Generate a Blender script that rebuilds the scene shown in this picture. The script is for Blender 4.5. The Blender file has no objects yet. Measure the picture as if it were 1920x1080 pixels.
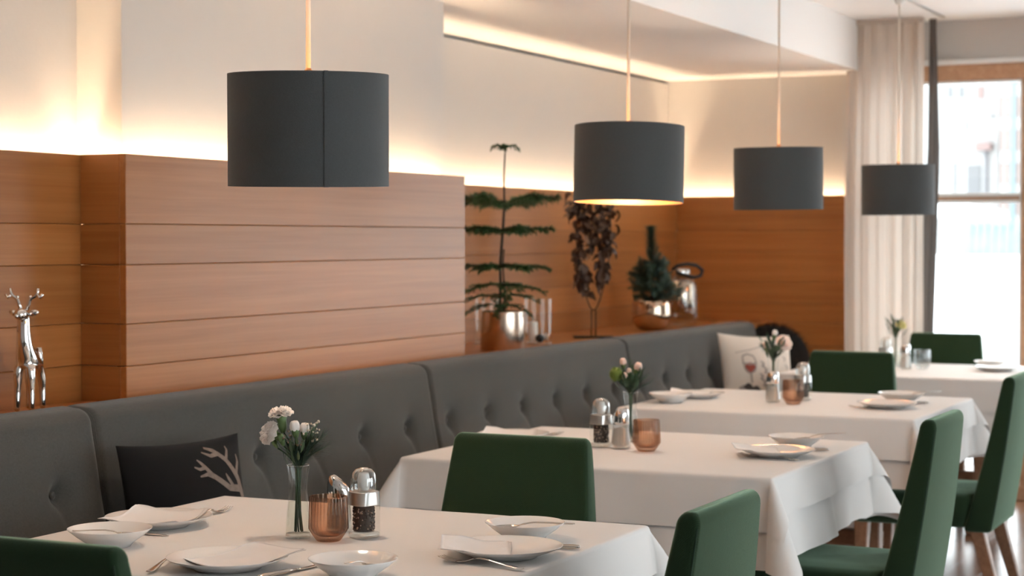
import bpy, bmesh, math, random
from mathutils import Vector, Matrix, noise
random.seed(7)
PI = math.pi
scene = bpy.context.scene
COL = scene.collection

# ------------------------------------------------------------------ camera
cam_d = bpy.data.cameras.new('camera')
cam = bpy.data.objects.new('camera', cam_d); COL.objects.link(cam)
cam.location = (0, 0, 1.40)
YAW, PITCH = math.radians(25.4), math.radians(-1.522)
cam.rotation_euler = (PI / 2 + PITCH, 0, YAW - PI / 2)
cam_d.sensor_width = 36.0
cam_d.lens = 3500.0 / 1920.0 * 36.0
cam_d.clip_start = 0.05; cam_d.clip_end = 600
cam_d.dof.use_dof = True
cam_d.dof.focus_distance = 4.0
cam_d.dof.aperture_fstop = 5.0
scene.camera = cam

# ------------------------------------------------------------------ world (bright overcast sky)
SKY = 3.2
w = bpy.data.worlds.new('overcast_sky'); scene.world = w; w.use_nodes = True
bg = w.node_tree.nodes['Background']
bg.inputs[0].default_value = (0.90, 0.96, 1.0, 1); bg.inputs[1].default_value = SKY

# ------------------------------------------------------------------ colour management
vs = scene.view_settings
vs.view_transform = 'Standard'; vs.look = 'None'; vs.gamma = 1.0; vs.use_curve_mapping = False
vs.exposure = 1.0

LED = 74.0        # cove light strips
BULB = 130.0       # pendant bulbs

# window openings of the room: daylight enters here (portals only guide the sampling of the sky)
def portal(name, loc, rot, sx, sy):
    l = bpy.data.lights.new(name, 'AREA'); l.shape = 'RECTANGLE'; l.size = sx; l.size_y = sy
    l.cycles.is_portal = True
    o = bpy.data.objects.new(name, l); COL.objects.link(o); o.location = loc; o.rotation_euler = rot
portal('portal_far', (10.26, 0.42, 1.18), (0, PI / 2, 0), 2.25, 4.5)
portal('portal_side', (3.4, -3.38, 1.2), (-PI / 2, 0, 0), 5.9, 2.25)

# ------------------------------------------------------------------ mesh helpers
def link(o, parent=None):
    COL.objects.link(o)
    if parent is not None: o.parent = parent
    return o

def obj(name, vf, m=None, parent=None, smooth=False, loc=None, rot=None):
    v, f = vf
    me = bpy.data.meshes.new(name); me.from_pydata([tuple(p) for p in v], [], f); me.update()
    if smooth: me.polygons.foreach_set('use_smooth', [True] * len(me.polygons))
    o = bpy.data.objects.new(name, me)
    if m is not None: me.materials.append(m)
    link(o, parent)
    if loc is not None: o.location = loc
    if rot is not None: o.rotation_euler = rot
    return o

def inst(name, me, parent=None, mw=None):
    o = bpy.data.objects.new(name, me); link(o, parent)
    if mw is not None: o.matrix_local = mw
    return o

def join(*vfs):
    V, Fc = [], []
    for v, f in vfs:
        n = len(V); V += list(v); Fc += [tuple(i + n for i in q) for q in f]
    return V, Fc

def xf(vf, M):
    return [M @ Vector(p) for p in vf[0]], vf[1]

def box(x0, x1, y0, y1, z0, z1):
    v = [(x0, y0, z0), (x1, y0, z0), (x1, y1, z0), (x0, y1, z0), (x0, y0, z1), (x1, y0, z1), (x1, y1, z1), (x0, y1, z1)]
    return v, [(0, 3, 2, 1), (4, 5, 6, 7), (0, 1, 5, 4), (1, 2, 6, 5), (2, 3, 7, 6), (3, 0, 4, 7)]

def bbox(x0, x1, y0, y1, z0, z1, r=0.004, seg=2):
    bm = bmesh.new()
    v, f = box(x0, x1, y0, y1, z0, z1)
    bv = [bm.verts.new(p) for p in v]
    for q in f: bm.faces.new([bv[i] for i in q])
    bmesh.ops.bevel(bm, geom=list(bm.edges), offset=r, segments=seg, profile=0.5, affect='EDGES')
    bm.verts.index_update()
    out = ([v.co.copy() for v in bm.verts], [tuple(v.index for v in fc.verts) for fc in bm.faces])
    bm.free(); return out

def loft(rings, cap0=True, cap1=True, closed=True):
    n = len(rings[0]); V = [p for r in rings for p in r]; Fc = []
    for i in range(len(rings) - 1):
        for j in range(n if closed else n - 1):
            a = i * n + j; b = i * n + (j + 1) % n
            Fc.append((a, b, b + n, a + n))
    if cap0: Fc.append(tuple(reversed(range(n))))
    if cap1: Fc.append(tuple(range((len(rings) - 1) * n, len(rings) * n)))
    return V, Fc

def lathe(prof, n=40, cap0=False, cap1=False, rfun=None):
    rings = []
    for r, z in prof:
        rings.append([Vector(((r * (rfun(2 * PI * k / n, z) if rfun else 1)) * math.cos(2 * PI * k / n),
                              (r * (rfun(2 * PI * k / n, z) if rfun else 1)) * math.sin(2 * PI * k / n), z)) for k in range(n)])
    return loft(rings, cap0, cap1)

def frame_of(t):
    t = t.normalized(); a = Vector((0, 0, 1)) if abs(t.z) < 0.9 else Vector((1, 0, 0))
    u = t.cross(a).normalized(); return u, t.cross(u).normalized()

def tube(pts, r, n=8, caps=True):
    pts = [Vector(p) for p in pts]; rings = []
    u = None
    for i, p in enumerate(pts):
        t = (pts[min(i + 1, len(pts) - 1)] - pts[max(i - 1, 0)]).normalized()
        if u is None: u, v = frame_of(t)
        else:
            u = (u - t * u.dot(t)).normalized(); v = t.cross(u)
        rr = r[i] if isinstance(r, (list, tuple)) else r
        rings.append([p + (u * math.cos(2 * PI * k / n) + v * math.sin(2 * PI * k / n)) * rr for k in range(n)])
    return loft(rings, caps, caps)

def rrect(hx, hy, r, n=5):
    pts = []
    r = min(r, hx, hy)
    for cx, cy, a0 in ((hx - r, hy - r, 0), (-hx + r, hy - r, PI / 2), (-hx + r, -hy + r, PI), (hx - r, -hy + r, 1.5 * PI)):
        for k in range(n + 1):
            a = a0 + PI / 2 * k / n
            pts.append((cx + r * math.cos(a), cy + r * math.sin(a)))
    return pts

def bez(p0, p1, p2, n=8):
    p0, p1, p2 = Vector(p0), Vector(p1), Vector(p2)
    return [(1 - t) ** 2 * p0 + 2 * t * (1 - t) * p1 + t * t * p2 for t in [i / (n - 1) for i in range(n)]]

def sphere(c, r, nu=12, nv=8, sc=(1, 1, 1)):
    c = Vector(c); V = []; Fc = []
    for i in range(nv + 1):
        th = PI * i / nv
        for k in range(nu):
            a = 2 * PI * k / nu
            V.append(c + Vector((r * sc[0] * math.sin(th) * math.cos(a), r * sc[1] * math.sin(th) * math.sin(a), r * sc[2] * math.cos(th))))
    for i in range(nv):
        for k in range(nu):
            a = i * nu + k; b = i * nu + (k + 1) % nu
            Fc.append((a, a + nu, b + nu, b))
    return V, Fc

def thing(name, label, cat, loc=(0, 0, 0), rotz=0.0, group=None):
    o = bpy.data.objects.new(name, None); link(o); o.location = loc; o.rotation_euler = (0, 0, rotz)
    o.empty_display_size = 0.05
    return tag(o, label, cat, group)

def tag(o, label, cat, group=None):
    o['label'] = label; o['category'] = cat
    if group: o['group'] = group
    return o

def struct(o, label=None):
    o['kind'] = 'structure'
    if label: o['label'] = label
    return o

def dup(root, label, loc, rot=(0, 0, 0), group=None):
    r = root.copy(); link(r); r.location = loc; r.rotation_euler = rot; r['label'] = label
    if group: r['group'] = group
    for ch in list(root.children):
        c = ch.copy(); link(c, r)
        for g in list(ch.children):
            d = g.copy(); link(d, c)
    return r

# ------------------------------------------------------------------ materials
def nt(name):
    m = bpy.data.materials.new(name); m.use_nodes = True
    n = m.node_tree.nodes; p = n['Principled BSDF']
    return m, n, m.node_tree.links, p

def setp(p, **kw):
    names = dict(color='Base Color', rough='Roughness', metal='Metallic', spec='Specular IOR Level', sheen='Sheen Weight',
                 sheen_rough='Sheen Roughness', sheen_tint='Sheen Tint', trans='Transmission Weight', ior='IOR', coat='Coat Weight',
                 sss='Subsurface Weight')
    for k, v in kw.items():
        i = p.inputs[names[k]]
        i.default_value = (*v, 1) if isinstance(v, (tuple, list)) and len(v) == 3 else v

def simple(name, color, rough=0.5, bump=0.0, bscale=200.0, var=0.0, vscale=8.0, **kw):
    m, n, l, p = nt(name); setp(p, color=color, rough=rough, **kw)
    if bump or var:
        tc = n.new('ShaderNodeTexCoord')
    if bump:
        nz = n.new('ShaderNodeTexNoise'); nz.inputs['Scale'].default_value = bscale; nz.inputs['Detail'].default_value = 4
        l.new(tc.outputs['Object'], nz.inputs['Vector'])
        b = n.new('ShaderNodeBump'); b.inputs['Strength'].default_value = bump; b.inputs['Distance'].default_value = 0.004
        l.new(nz.outputs['Fac'], b.inputs['Height']); l.new(b.outputs['Normal'], p.inputs['Normal'])
    if var:
        n2 = n.new('ShaderNodeTexNoise'); n2.inputs['Scale'].default_value = vscale; n2.inputs['Detail'].default_value = 5
        l.new(tc.outputs['Object'], n2.inputs['Vector'])
        mr = n.new('ShaderNodeMapRange'); mr.inputs['To Min'].default_value = 1 - var; mr.inputs['To Max'].default_value = 1 + var
        l.new(n2.outputs['Fac'], mr.inputs['Value'])
        mx = n.new('ShaderNodeMix'); mx.data_type = 'RGBA'; mx.blend_type = 'MULTIPLY'; mx.inputs['Factor'].default_value = 1
        mx.inputs['A'].default_value = (*color, 1)
        l.new(mr.outputs['Result'], mx.inputs['B']); l.new(mx.outputs['Result'], p.inputs['Base Color'])
    return m

def wood(name, c_lo, c_hi, rough=0.4, sx=0.9, syz=26.0, spec=0.5):
    """grain runs along the local X axis, every object gets its own piece of grain"""
    m, n, l, p = nt(name)
    tc = n.new('ShaderNodeTexCoord'); oi = n.new('ShaderNodeObjectInfo')
    add = n.new('ShaderNodeVectorMath'); add.operation = 'MULTIPLY_ADD'
    cmb = n.new('ShaderNodeCombineXYZ')
    for k in range(3): l.new(oi.outputs['Random'], cmb.inputs[k])
    l.new(cmb.outputs[0], add.inputs[0]); add.inputs[1].default_value = (37.0, 19.0, 53.0)
    l.new(tc.outputs['Object'], add.inputs[2])
    mp = n.new('ShaderNodeMapping'); mp.inputs['Scale'].default_value = (sx, syz, syz); l.new(add.outputs[0], mp.inputs['Vector'])
    nz = n.new('ShaderNodeTexNoise'); nz.inputs['Scale'].default_value = 1.0; nz.inputs['Detail'].default_value = 7; nz.inputs['Roughness'].default_value = 0.6
    nz.inputs['Distortion'].default_value = 0.5
    l.new(mp.outputs[0], nz.inputs['Vector'])
    mp2 = n.new('ShaderNodeMapping'); mp2.inputs['Scale'].default_value = (sx * 4, syz * 9, syz * 9); l.new(add.outputs[0], mp2.inputs['Vector'])
    n2 = n.new('ShaderNodeTexNoise'); n2.inputs['Scale'].default_value = 1.0; n2.inputs['Detail'].default_value = 3; l.new(mp2.outputs[0], n2.inputs['Vector'])
    ma = n.new('ShaderNodeMath'); ma.operation = 'MULTIPLY_ADD'; ma.inputs[1].default_value = 0.35; l.new(n2.outputs['Fac'], ma.inputs[0]); l.new(nz.outputs['Fac'], ma.inputs[2])
    cr = n.new('ShaderNodeValToRGB'); cr.color_ramp.elements[0].position = 0.46; cr.color_ramp.elements[1].position = 0.84
    cr.color_ramp.elements[0].color = (*c_lo, 1); cr.color_ramp.elements[1].color = (*c_hi, 1)
    l.new(ma.outputs[0], cr.inputs[0])
    hs = n.new('ShaderNodeHueSaturation'); mr = n.new('ShaderNodeMapRange'); mr.inputs['To Min'].default_value = 0.88; mr.inputs['To Max'].default_value = 1.1
    l.new(oi.outputs['Random'], mr.inputs['Value']); l.new(mr.outputs['Result'], hs.inputs['Value']); l.new(cr.outputs[0], hs.inputs['Color'])
    l.new(hs.outputs[0], p.inputs['Base Color'])
    b = n.new('ShaderNodeBump'); b.inputs['Strength'].default_value = 0.12; b.inputs['Distance'].default_value = 0.002
    l.new(ma.outputs[0], b.inputs['Height']); l.new(b.outputs['Normal'], p.inputs['Normal'])
    setp(p, rough=rough, spec=spec)
    return m

def fabric(name, color, scale=260.0, rough=0.9, sheen=0.3, tint=(1, 1, 1), var=0.18, diag=False, strength=0.35, nscale=420.0):
    m, n, l, p = nt(name)
    tc = n.new('ShaderNodeTexCoord')
    ws = []
    for ax in range(2):
        wv = n.new('ShaderNodeTexWave'); wv.wave_type = 'BANDS'
        wv.bands_direction = 'DIAGONAL' if (diag and ax == 0) else ('X', 'Z')[ax]
        wv.inputs['Scale'].default_value = scale * (0.55 if (diag and ax == 0) else 1); wv.inputs['Distortion'].default_value = 1.2; wv.inputs['Detail'].default_value = 1
        l.new(tc.outputs['Object'], wv.inputs['Vector']); ws.append(wv)
    mu = n.new('ShaderNodeMath'); mu.operation = 'ADD'; l.new(ws[0].outputs['Fac'], mu.inputs[0]); l.new(ws[1].outputs['Fac'], mu.inputs[1])
    nz = n.new('ShaderNodeTexNoise'); nz.inputs['Scale'].default_value = nscale; nz.inputs['Detail'].default_value = 3; l.new(tc.outputs['Object'], nz.inputs['Vector'])
    m2 = n.new('ShaderNodeMath'); m2.operation = 'MULTIPLY_ADD'; m2.inputs[1].default_value = 1.6; l.new(nz.outputs['Fac'], m2.inputs[0]); l.new(mu.outputs[0], m2.inputs[2])
    mr = n.new('ShaderNodeMapRange'); mr.inputs['From Min'].default_value = 0.6; mr.inputs['From Max'].default_value = 2.6
    mr.inputs['To Min'].default_value = 1 - var; mr.inputs['To Max'].default_value = 1 + var; l.new(m2.outputs[0], mr.inputs['Value'])
    mx = n.new('ShaderNodeMix'); mx.data_type = 'RGBA'; mx.blend_type = 'MULTIPLY'; mx.inputs['Factor'].default_value = 1; mx.inputs['A'].default_value = (*color, 1)
    l.new(mr.outputs['Result'], mx.inputs['B']); l.new(mx.outputs['Result'], p.inputs['Base Color'])
    b = n.new('ShaderNodeBump'); b.inputs['Strength'].default_value = strength; b.inputs['Distance'].default_value = 0.001
    l.new(m2.outputs[0], b.inputs['Height']); l.new(b.outputs['Normal'], p.inputs['Normal'])
    setp(p, rough=rough, sheen=sheen, sheen_rough=0.4, sheen_tint=(*tint, 1), spec=0.15)
    return m

def thin_glass(name, tint=(1, 1, 1), edge=0.55, power=2.2, base=0.05, rough=0.02, gl=(1, 1, 1), tint2=None):
    m = bpy.data.materials.new(name); m.use_nodes = True; n = m.node_tree.nodes; l = m.node_tree.links; n.clear()
    out = n.new('ShaderNodeOutputMaterial'); mix = n.new('ShaderNodeMixShader'); tr = n.new('ShaderNodeBsdfTransparent'); g = n.new('ShaderNodeBsdfGlossy')
    tr.inputs[0].default_value = (*tint, 1); g.inputs[0].default_value = (*gl, 1); g.inputs['Roughness'].default_value = rough
    lw = n.new('ShaderNodeLayerWeight'); lw.inputs['Blend'].default_value = 0.5
    pw = n.new('ShaderNodeMath'); pw.operation = 'POWER'; pw.inputs[1].default_value = power; l.new(lw.outputs['Facing'], pw.inputs[0])
    ma = n.new('ShaderNodeMath'); ma.operation = 'MULTIPLY_ADD'; ma.inputs[1].default_value = edge; ma.inputs[2].default_value = base; l.new(pw.outputs[0], ma.inputs[0])
    if tint2:
        mc = n.new('ShaderNodeMix'); mc.data_type = 'RGBA'; mc.inputs['A'].default_value = (*tint, 1); mc.inputs['B'].default_value = (*tint2, 1)
        l.new(lw.outputs['Facing'], mc.inputs['Factor']); l.new(mc.outputs['Result'], tr.inputs[0])
    l.new(ma.outputs[0], mix.inputs[0]); l.new(tr.outputs[0], mix.inputs[1]); l.new(g.outputs[0], mix.inputs[2]); l.new(mix.outputs[0], out.inputs[0])
    return m

def emit(name, color, strength):
    m = bpy.data.materials.new(name); m.use_nodes = True; n = m.node_tree.nodes; l = m.node_tree.links; n.clear()
    out = n.new('ShaderNodeOutputMaterial'); e = n.new('ShaderNodeEmission'); e.inputs[0].default_value = (*color, 1); e.inputs[1].default_value = strength
    l.new(e.outputs[0], out.inputs[0]); return m

def translucent(name, color, fac=0.4, rough=0.9, bump=0.1):
    m, n, l, p = nt(name); setp(p, color=color, rough=rough, spec=0.1)
    t = n.new('ShaderNodeBsdfTranslucent'); t.inputs[0].default_value = (*color, 1)
    mix = n.new('ShaderNodeMixShader'); mix.inputs[0].default_value = fac
    out = n['Material Output']; l.new(p.outputs[0], mix.inputs[1]); l.new(t.outputs[0], mix.inputs[2]); l.new(mix.outputs[0], out.inputs[0])
    tc = n.new('ShaderNodeTexCoord'); nz = n.new('ShaderNodeTexNoise'); nz.inputs['Scale'].default_value = 300; l.new(tc.outputs['Object'], nz.inputs['Vector'])
    b = n.new('ShaderNodeBump'); b.inputs['Strength'].default_value = bump; b.inputs['Distance'].default_value = 0.001
    l.new(nz.outputs['Fac'], b.inputs['Height']); l.new(b.outputs['Normal'], p.inputs['Normal'])
    return m

M = {}
M['plaster'] = simple('plaster', (0.60, 0.565, 0.535), 0.85, bump=0.10, bscale=90)
M['ceiling'] = simple('ceiling_paint', (0.90, 0.89, 0.88), 0.9, bump=0.03, bscale=120)
M['oak'] = wood('oak_panel', (0.335, 0.118, 0.027), (0.42, 0.166, 0.046), rough=0.37, sx=0.7, syz=34.0, spec=0.40)
M['oak_dark'] = simple('panel_backing', (0.17, 0.085, 0.04), 0.8)
M['floor'] = wood('floor_wood', (0.10, 0.042, 0.02), (0.22, 0.10, 0.052), rough=0.22)
M['beech'] = wood('beech_leg', (0.20, 0.10, 0.055), (0.32, 0.17, 0.10), rough=0.4, sx=3, syz=40)
M['frame'] = wood('window_frame', (0.46, 0.25, 0.14), (0.60, 0.36, 0.22), rough=0.45)
M['white_trim'] = simple('white_trim', (0.82, 0.82, 0.80), 0.5)
M['grey_wool'] = fabric('grey_wool', (0.068, 0.069, 0.0655), scale=150, sheen=0.25, var=0.42, nscale=230.0)
M['green'] = fabric('green_fabric', (0.0135, 0.029, 0.0125), scale=230, sheen=0.75, tint=(0.65, 0.95, 0.70), var=0.3, diag=True, strength=0.28)
M['green_seam'] = simple('seam_thread', (0.012, 0.032, 0.016), 0.9)
M['shade'] = simple('shade_linen', (0.080, 0.085, 0.088), 0.9, bump=0.35, bscale=700, var=0.12, vscale=260, sheen=0.25, spec=0.15)
M['gold'] = simple('shade_lining', (0.80, 0.45, 0.20), 0.38, metal=0.9)
M['brass'] = simple('brass', (0.75, 0.42, 0.22), 0.3, metal=1.0)
M['cable'] = translucent('cable_sleeve', (0.85, 0.78, 0.70), 0.3, 0.5, 0.0)
M['bulb'] = emit('bulb_glow', (1.0, 0.83, 0.66), BULB)
M['led'] = emit('led_glow', (1.0, 0.73, 0.47), LED)
M['cloth'] = simple('linen_cloth', (0.76, 0.735, 0.715), 0.85, bump=0.05, bscale=500, var=0.02, vscale=5, sheen=0.1)
M['china'] = simple('white_china', (0.84, 0.82, 0.80), 0.12, spec=0.5)
M['napkin'] = simple('paper_napkin', (0.83, 0.81, 0.80), 0.9, bump=0.06, bscale=400)
M['steel'] = simple('polished_steel', (0.62, 0.58, 0.54), 0.16, metal=1.0)
M['chrome'] = simple('chrome', (0.80, 0.79, 0.78), 0.06, metal=1.0)
M['brushed'] = simple('brushed_steel', (0.66, 0.65, 0.63), 0.28, metal=1.0)
M['glass'] = thin_glass('clear_glass', (0.97, 0.98, 0.97), edge=0.5, power=3.0, base=0.035)
M['glass_edge'] = thin_glass('thick_glass', (0.93, 0.94, 0.93), edge=0.7, power=1.4, base=0.10)
M['water'] = thin_glass('water', (0.92, 0.95, 0.93), edge=0.25, power=3, base=0.03)
M['amber'] = thin_glass('amber_glass', (0.91, 0.79, 0.70), edge=0.4, power=2, base=0.05, gl=(1, 0.88, 0.78), tint2=(0.46, 0.27, 0.18))
M['smoke'] = thin_glass('pale_grey_glass', (0.86, 0.88, 0.88), edge=0.5, power=1.6, base=0.08)
M['pane'] = thin_glass('window_pane', (0.97, 0.985, 0.98), edge=0.5, power=5, base=0.03, rough=0.0)
M['pepper'] = simple('peppercorn', (0.035, 0.022, 0.017), 0.6)
M['pepper_pale'] = simple('peppercorn_pale', (0.46, 0.35, 0.28), 0.6)
M['white_plastic'] = simple('white_grinder', (0.82, 0.83, 0.83), 0.35)
M['sugar'] = simple('sugar', (0.80, 0.76, 0.72), 0.9, bump=0.3, bscale=900)
M['petal'] = translucent('white_petal', (0.95, 0.92, 0.90), 0.35, 0.7, 0.0)
M['blush'] = translucent('blush_petal', (0.92, 0.72, 0.64), 0.35, 0.7, 0.0)
M['petal_pink'] = translucent('pale_pink_petal', (0.95, 0.82, 0.76), 0.35, 0.7, 0.0)
M['yellow'] = translucent('yellow_petal', (0.78, 0.74, 0.36), 0.25, 0.7, 0.0)
M['calyx'] = simple('calyx_green', (0.10, 0.17, 0.06), 0.5)
M['stem'] = simple('stem_green', (0.028, 0.070, 0.030), 0.5)
M['sprig'] = simple('sprig_green', (0.05, 0.09, 0.04), 0.6)
M['moss'] = simple('moss_green', (0.13, 0.20, 0.035), 0.8)
M['waxflower'] = simple('wax_bud', (0.55, 0.46, 0.36), 0.6)
M['needle'] = simple('pine_needle', (0.040, 0.105, 0.030), 0.55, var=0.3, vscale=20)
M['needle_dark'] = simple('fir_needle', (0.035, 0.075, 0.050), 0.6, var=0.3, vscale=20)
M['bark'] = simple('bark', (0.055, 0.035, 0.022), 0.8, bump=0.3, bscale=150)
M['rose_metal'] = simple('rose_metal', (0.74, 0.60, 0.50), 0.24, metal=1.0)
M['mercury'] = simple('mercury_glass', (0.66, 0.52, 0.40), 0.10, metal=1.0, bump=0.06, bscale=40)
M['soil'] = simple('soil', (0.03, 0.02, 0.014), 0.95, bump=0.6, bscale=120)
M['dry_leaf'] = simple('dry_leaf', (0.085, 0.042, 0.024), 0.6, var=0.55, vscale=45)
M['dry_pale'] = simple('dry_leaf_pale', (0.26, 0.17, 0.11), 0.6, var=0.4, vscale=45)
M['black_metal'] = simple('black_metal', (0.02, 0.017, 0.015), 0.45, metal=0.6)
M['leather'] = simple('black_leather', (0.012, 0.011, 0.011), 0.5)
M['wax'] = simple('candle_wax', (0.80, 0.74, 0.68), 0.5)
M['black_cloth'] = fabric('black_cotton', (0.0045, 0.0045, 0.005), scale=200, sheen=0.08, var=0.2)
M['fur'] = simple('black_fur', (0.006, 0.005, 0.005), 0.8)
M['cream_cloth'] = fabric('cream_cotton', (0.66, 0.60, 0.54), scale=200, sheen=0.1, var=0.05)
M['print_antler'] = simple('print_antler', (0.19, 0.145, 0.12), 0.9, var=0.5, vscale=70)
M['print_dark'] = simple('print_dark', (0.05, 0.045, 0.045), 0.9)
M['print_red'] = simple('print_wine', (0.24, 0.05, 0.035), 0.9)
M['print_grey'] = simple('print_grey', (0.28, 0.25, 0.24), 0.9)
M['curtain'] = translucent('cream_curtain', (0.66, 0.57, 0.50), 0.32)
M['curtain_dark'] = translucent('taupe_curtain', (0.15, 0.13, 0.12), 0.12)
M['snow'] = simple('snow', (0.88, 0.89, 0.90), 0.9)
M['facade'] = simple('house_render', (0.34, 0.335, 0.33), 0.9)
M['facade_pink'] = simple('house_brick', (0.27, 0.215, 0.20), 0.9, var=0.15, vscale=0.6)
M['ext_window'] = simple('far_window_glass', (0.15, 0.15, 0.155), 0.3)
M['ext_red'] = simple('far_red_shutter', (0.25, 0.175, 0.165), 0.8)
M['ext_blue'] = simple('far_blue_pipe', (0.15, 0.21, 0.23), 0.6)
M['ext_teal'] = simple('far_frosty_hedge', (0.19, 0.245, 0.25), 0.9, var=0.3, vscale=0.8)
M['ext_dark'] = simple('far_dark_timber', (0.165, 0.16, 0.175), 0.8)

# ================================================================== ROOM SHELL
struct(obj('floor', box(-2, 10.3, -3.2, 4.0, -0.12, -0.02), M['bark']))
FLOOR = bpy.data.objects['floor']
fp = obj('plank', bbox(0, 2.2, 0, 0.1388, -0.02, 0.0, 0.0005, 1), M['floor'], FLOOR, loc=(-2, -3.2, 0)).data
k = 0
for j in range(52):
    y = -3.2 + 0.14 * j
    x = -2 - (j * 0.77) % 2.2
    while x < 10.25:
        if k and x > 3.4 and -1.0 < y < 2.4:
            inst('plank', fp, FLOOR, Matrix.Translation((x, y, 0)))
        k += 1; x += 2.201
struct(obj('floor_boards', box(-2, 10.3, -3.2, 4.0, -0.021, -0.0015), M['floor']), 'dark brown wooden floor')
bpy.data.objects['floor_boards'].parent = FLOOR

struct(obj('ceiling', box(-2, 10.5, -3.2, 2.68, 2.58, 2.75), M['ceiling']))
struct(obj('ceiling_soffit', box(-2, 10.5, 2.66, 4.1, 2.31, 2.76), M['ceiling']), 'lowered white ceiling bulkhead above the bench')
struct(obj('wall_back', box(-2.2, -2.0, -3.4, 4.1, -0.1, 2.75), M['plaster']))

# left wall (long wall behind the bench): three plaster faces at different depths
WL = obj('wall_left', join(box(-2, 4.39, 3.49, 4.1, 0, 2.30), box(4.39, 6.40, 3.33, 4.1, 0, 2.31), box(6.40, 10.3, 3.83, 4.1, 0, 2.292),
                           box(6.40, 10.3, 3.90, 4.1, 2.292, 2.31), box(-2, 4.39, 3.49, 4.1, 2.3, 2.31)), M['plaster'])
struct(WL)
# far wall with the glazing opening
WF = obj('wall_far', join(box(10.18, 10.36, 2.70, 3.95, 0, 2.33), box(10.2, 10.36, -3.4, 2.70, 2.35, 2.60), box(10.2, 10.36, -3.4, -1.84, 0, 2.35)), M['plaster'])
struct(WF)
# right wall with large windows (behind and beside the camera's view)
WR = obj('wall_right', join(box(-2, 0.4, -3.4, -3.2, 0, 2.6), box(6.4, 10.36, -3.4, -3.2, 0, 2.6), box(0.4, 6.4, -3.4, -3.2, 2.35, 2.6), box(0.4, 6.4, -3.4, -3.2, 0, 0.05)), M['plaster'])
struct(WR)

# oak boards -------------------------------------------------------
ROWS = [(0.80, 0.93), (0.93, 1.037), (1.037, 1.157), (1.157, 1.325), (1.325, 1.441), (1.441, 1.64)]
ROWS_FAR = [(0.0, 0.2), (0.2, 0.38), (0.38, 0.56), (0.56, 0.68), (0.68, 0.80)] + ROWS
def boards(parent, origin, rotz, length, rows, t=0.022, g=0.0012):
    """boards with their long side on local X, front face on local -Y"""
    for z0, z1 in rows:
        o = obj('plank', bbox(0, length, 0, t, z0 + g / 2, z1 - g / 2, 0.0016, 1), M['oak'], parent)
        o.location = origin; o.rotation_euler = (0, 0, rotz)
    o = obj('panel_backing', box(0.002, length - 0.002, t * 0.6, t + 0.012, rows[0][0], rows[-1][1] - 0.006), M['oak_dark'], parent)
    o.location = origin; o.rotation_euler = (0, 0, rotz)
boards(WL, (1.6, 3.41, 0), 0, 2.72, ROWS)                    # left recess
boards(WL, (4.30, 3.41, 0), -PI / 2, 0.138, ROWS)           # return of the projecting block
boards(WL, (4.30, 3.25, 0), 0, 2.122, ROWS)                 # projecting block
boards(WL, (6.422, 3.273, 0), PI / 2, 0.474, ROWS)              # its far side
boards(WL, (6.425, 3.75, 0), 0, 3.70, ROWS)                   # right recess
boards(WF, (10.10, 3.75, 0), -PI / 2, 1.03, ROWS_FAR)        # far wall
# shelf behind the bench
def shelf(n, x0, x1, y0, y1):
    struct(obj('trim_%d' % n, bbox(x0, x1, y0, y1, 0.905, 0.935, 0.003, 1), M['oak']), 'oak shelf board along the wall behind the bench back')
shelf(1, 1.6, 4.298, 3.17, 3.408); shelf(2, 6.424, 10.098, 3.17, 3.748); shelf(3, 4.32, 6.42, 3.17, 3.248)

# cove light strips between boards and plaster
def led(x0, x1, y0, y1, label):
    o = obj('light_strip', bbox(x0, x1, y0, y1, 1.575, 1.583, 0.002, 1), M['led'])
    tag(o, label, 'light strip', 'cove light strips')
led(1.8, 4.37, 3.452, 3.466, 'glowing cove light strip above the panelling left of the projecting wall block')
led(4.352, 4.366, 3.30, 3.45, 'short glowing cove light strip around the left corner of the wall block')
led(4.36, 6.38, 3.295, 3.309, 'glowing cove light strip above the projecting oak wall block')
led(6.45, 10.12, 3.795, 3.809, 'glowing cove light strip above the oak recess with the plants')
led(10.145, 10.159, 2.74, 3.78, 'glowing cove light strip above the end wall beside the curtain')

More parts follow.
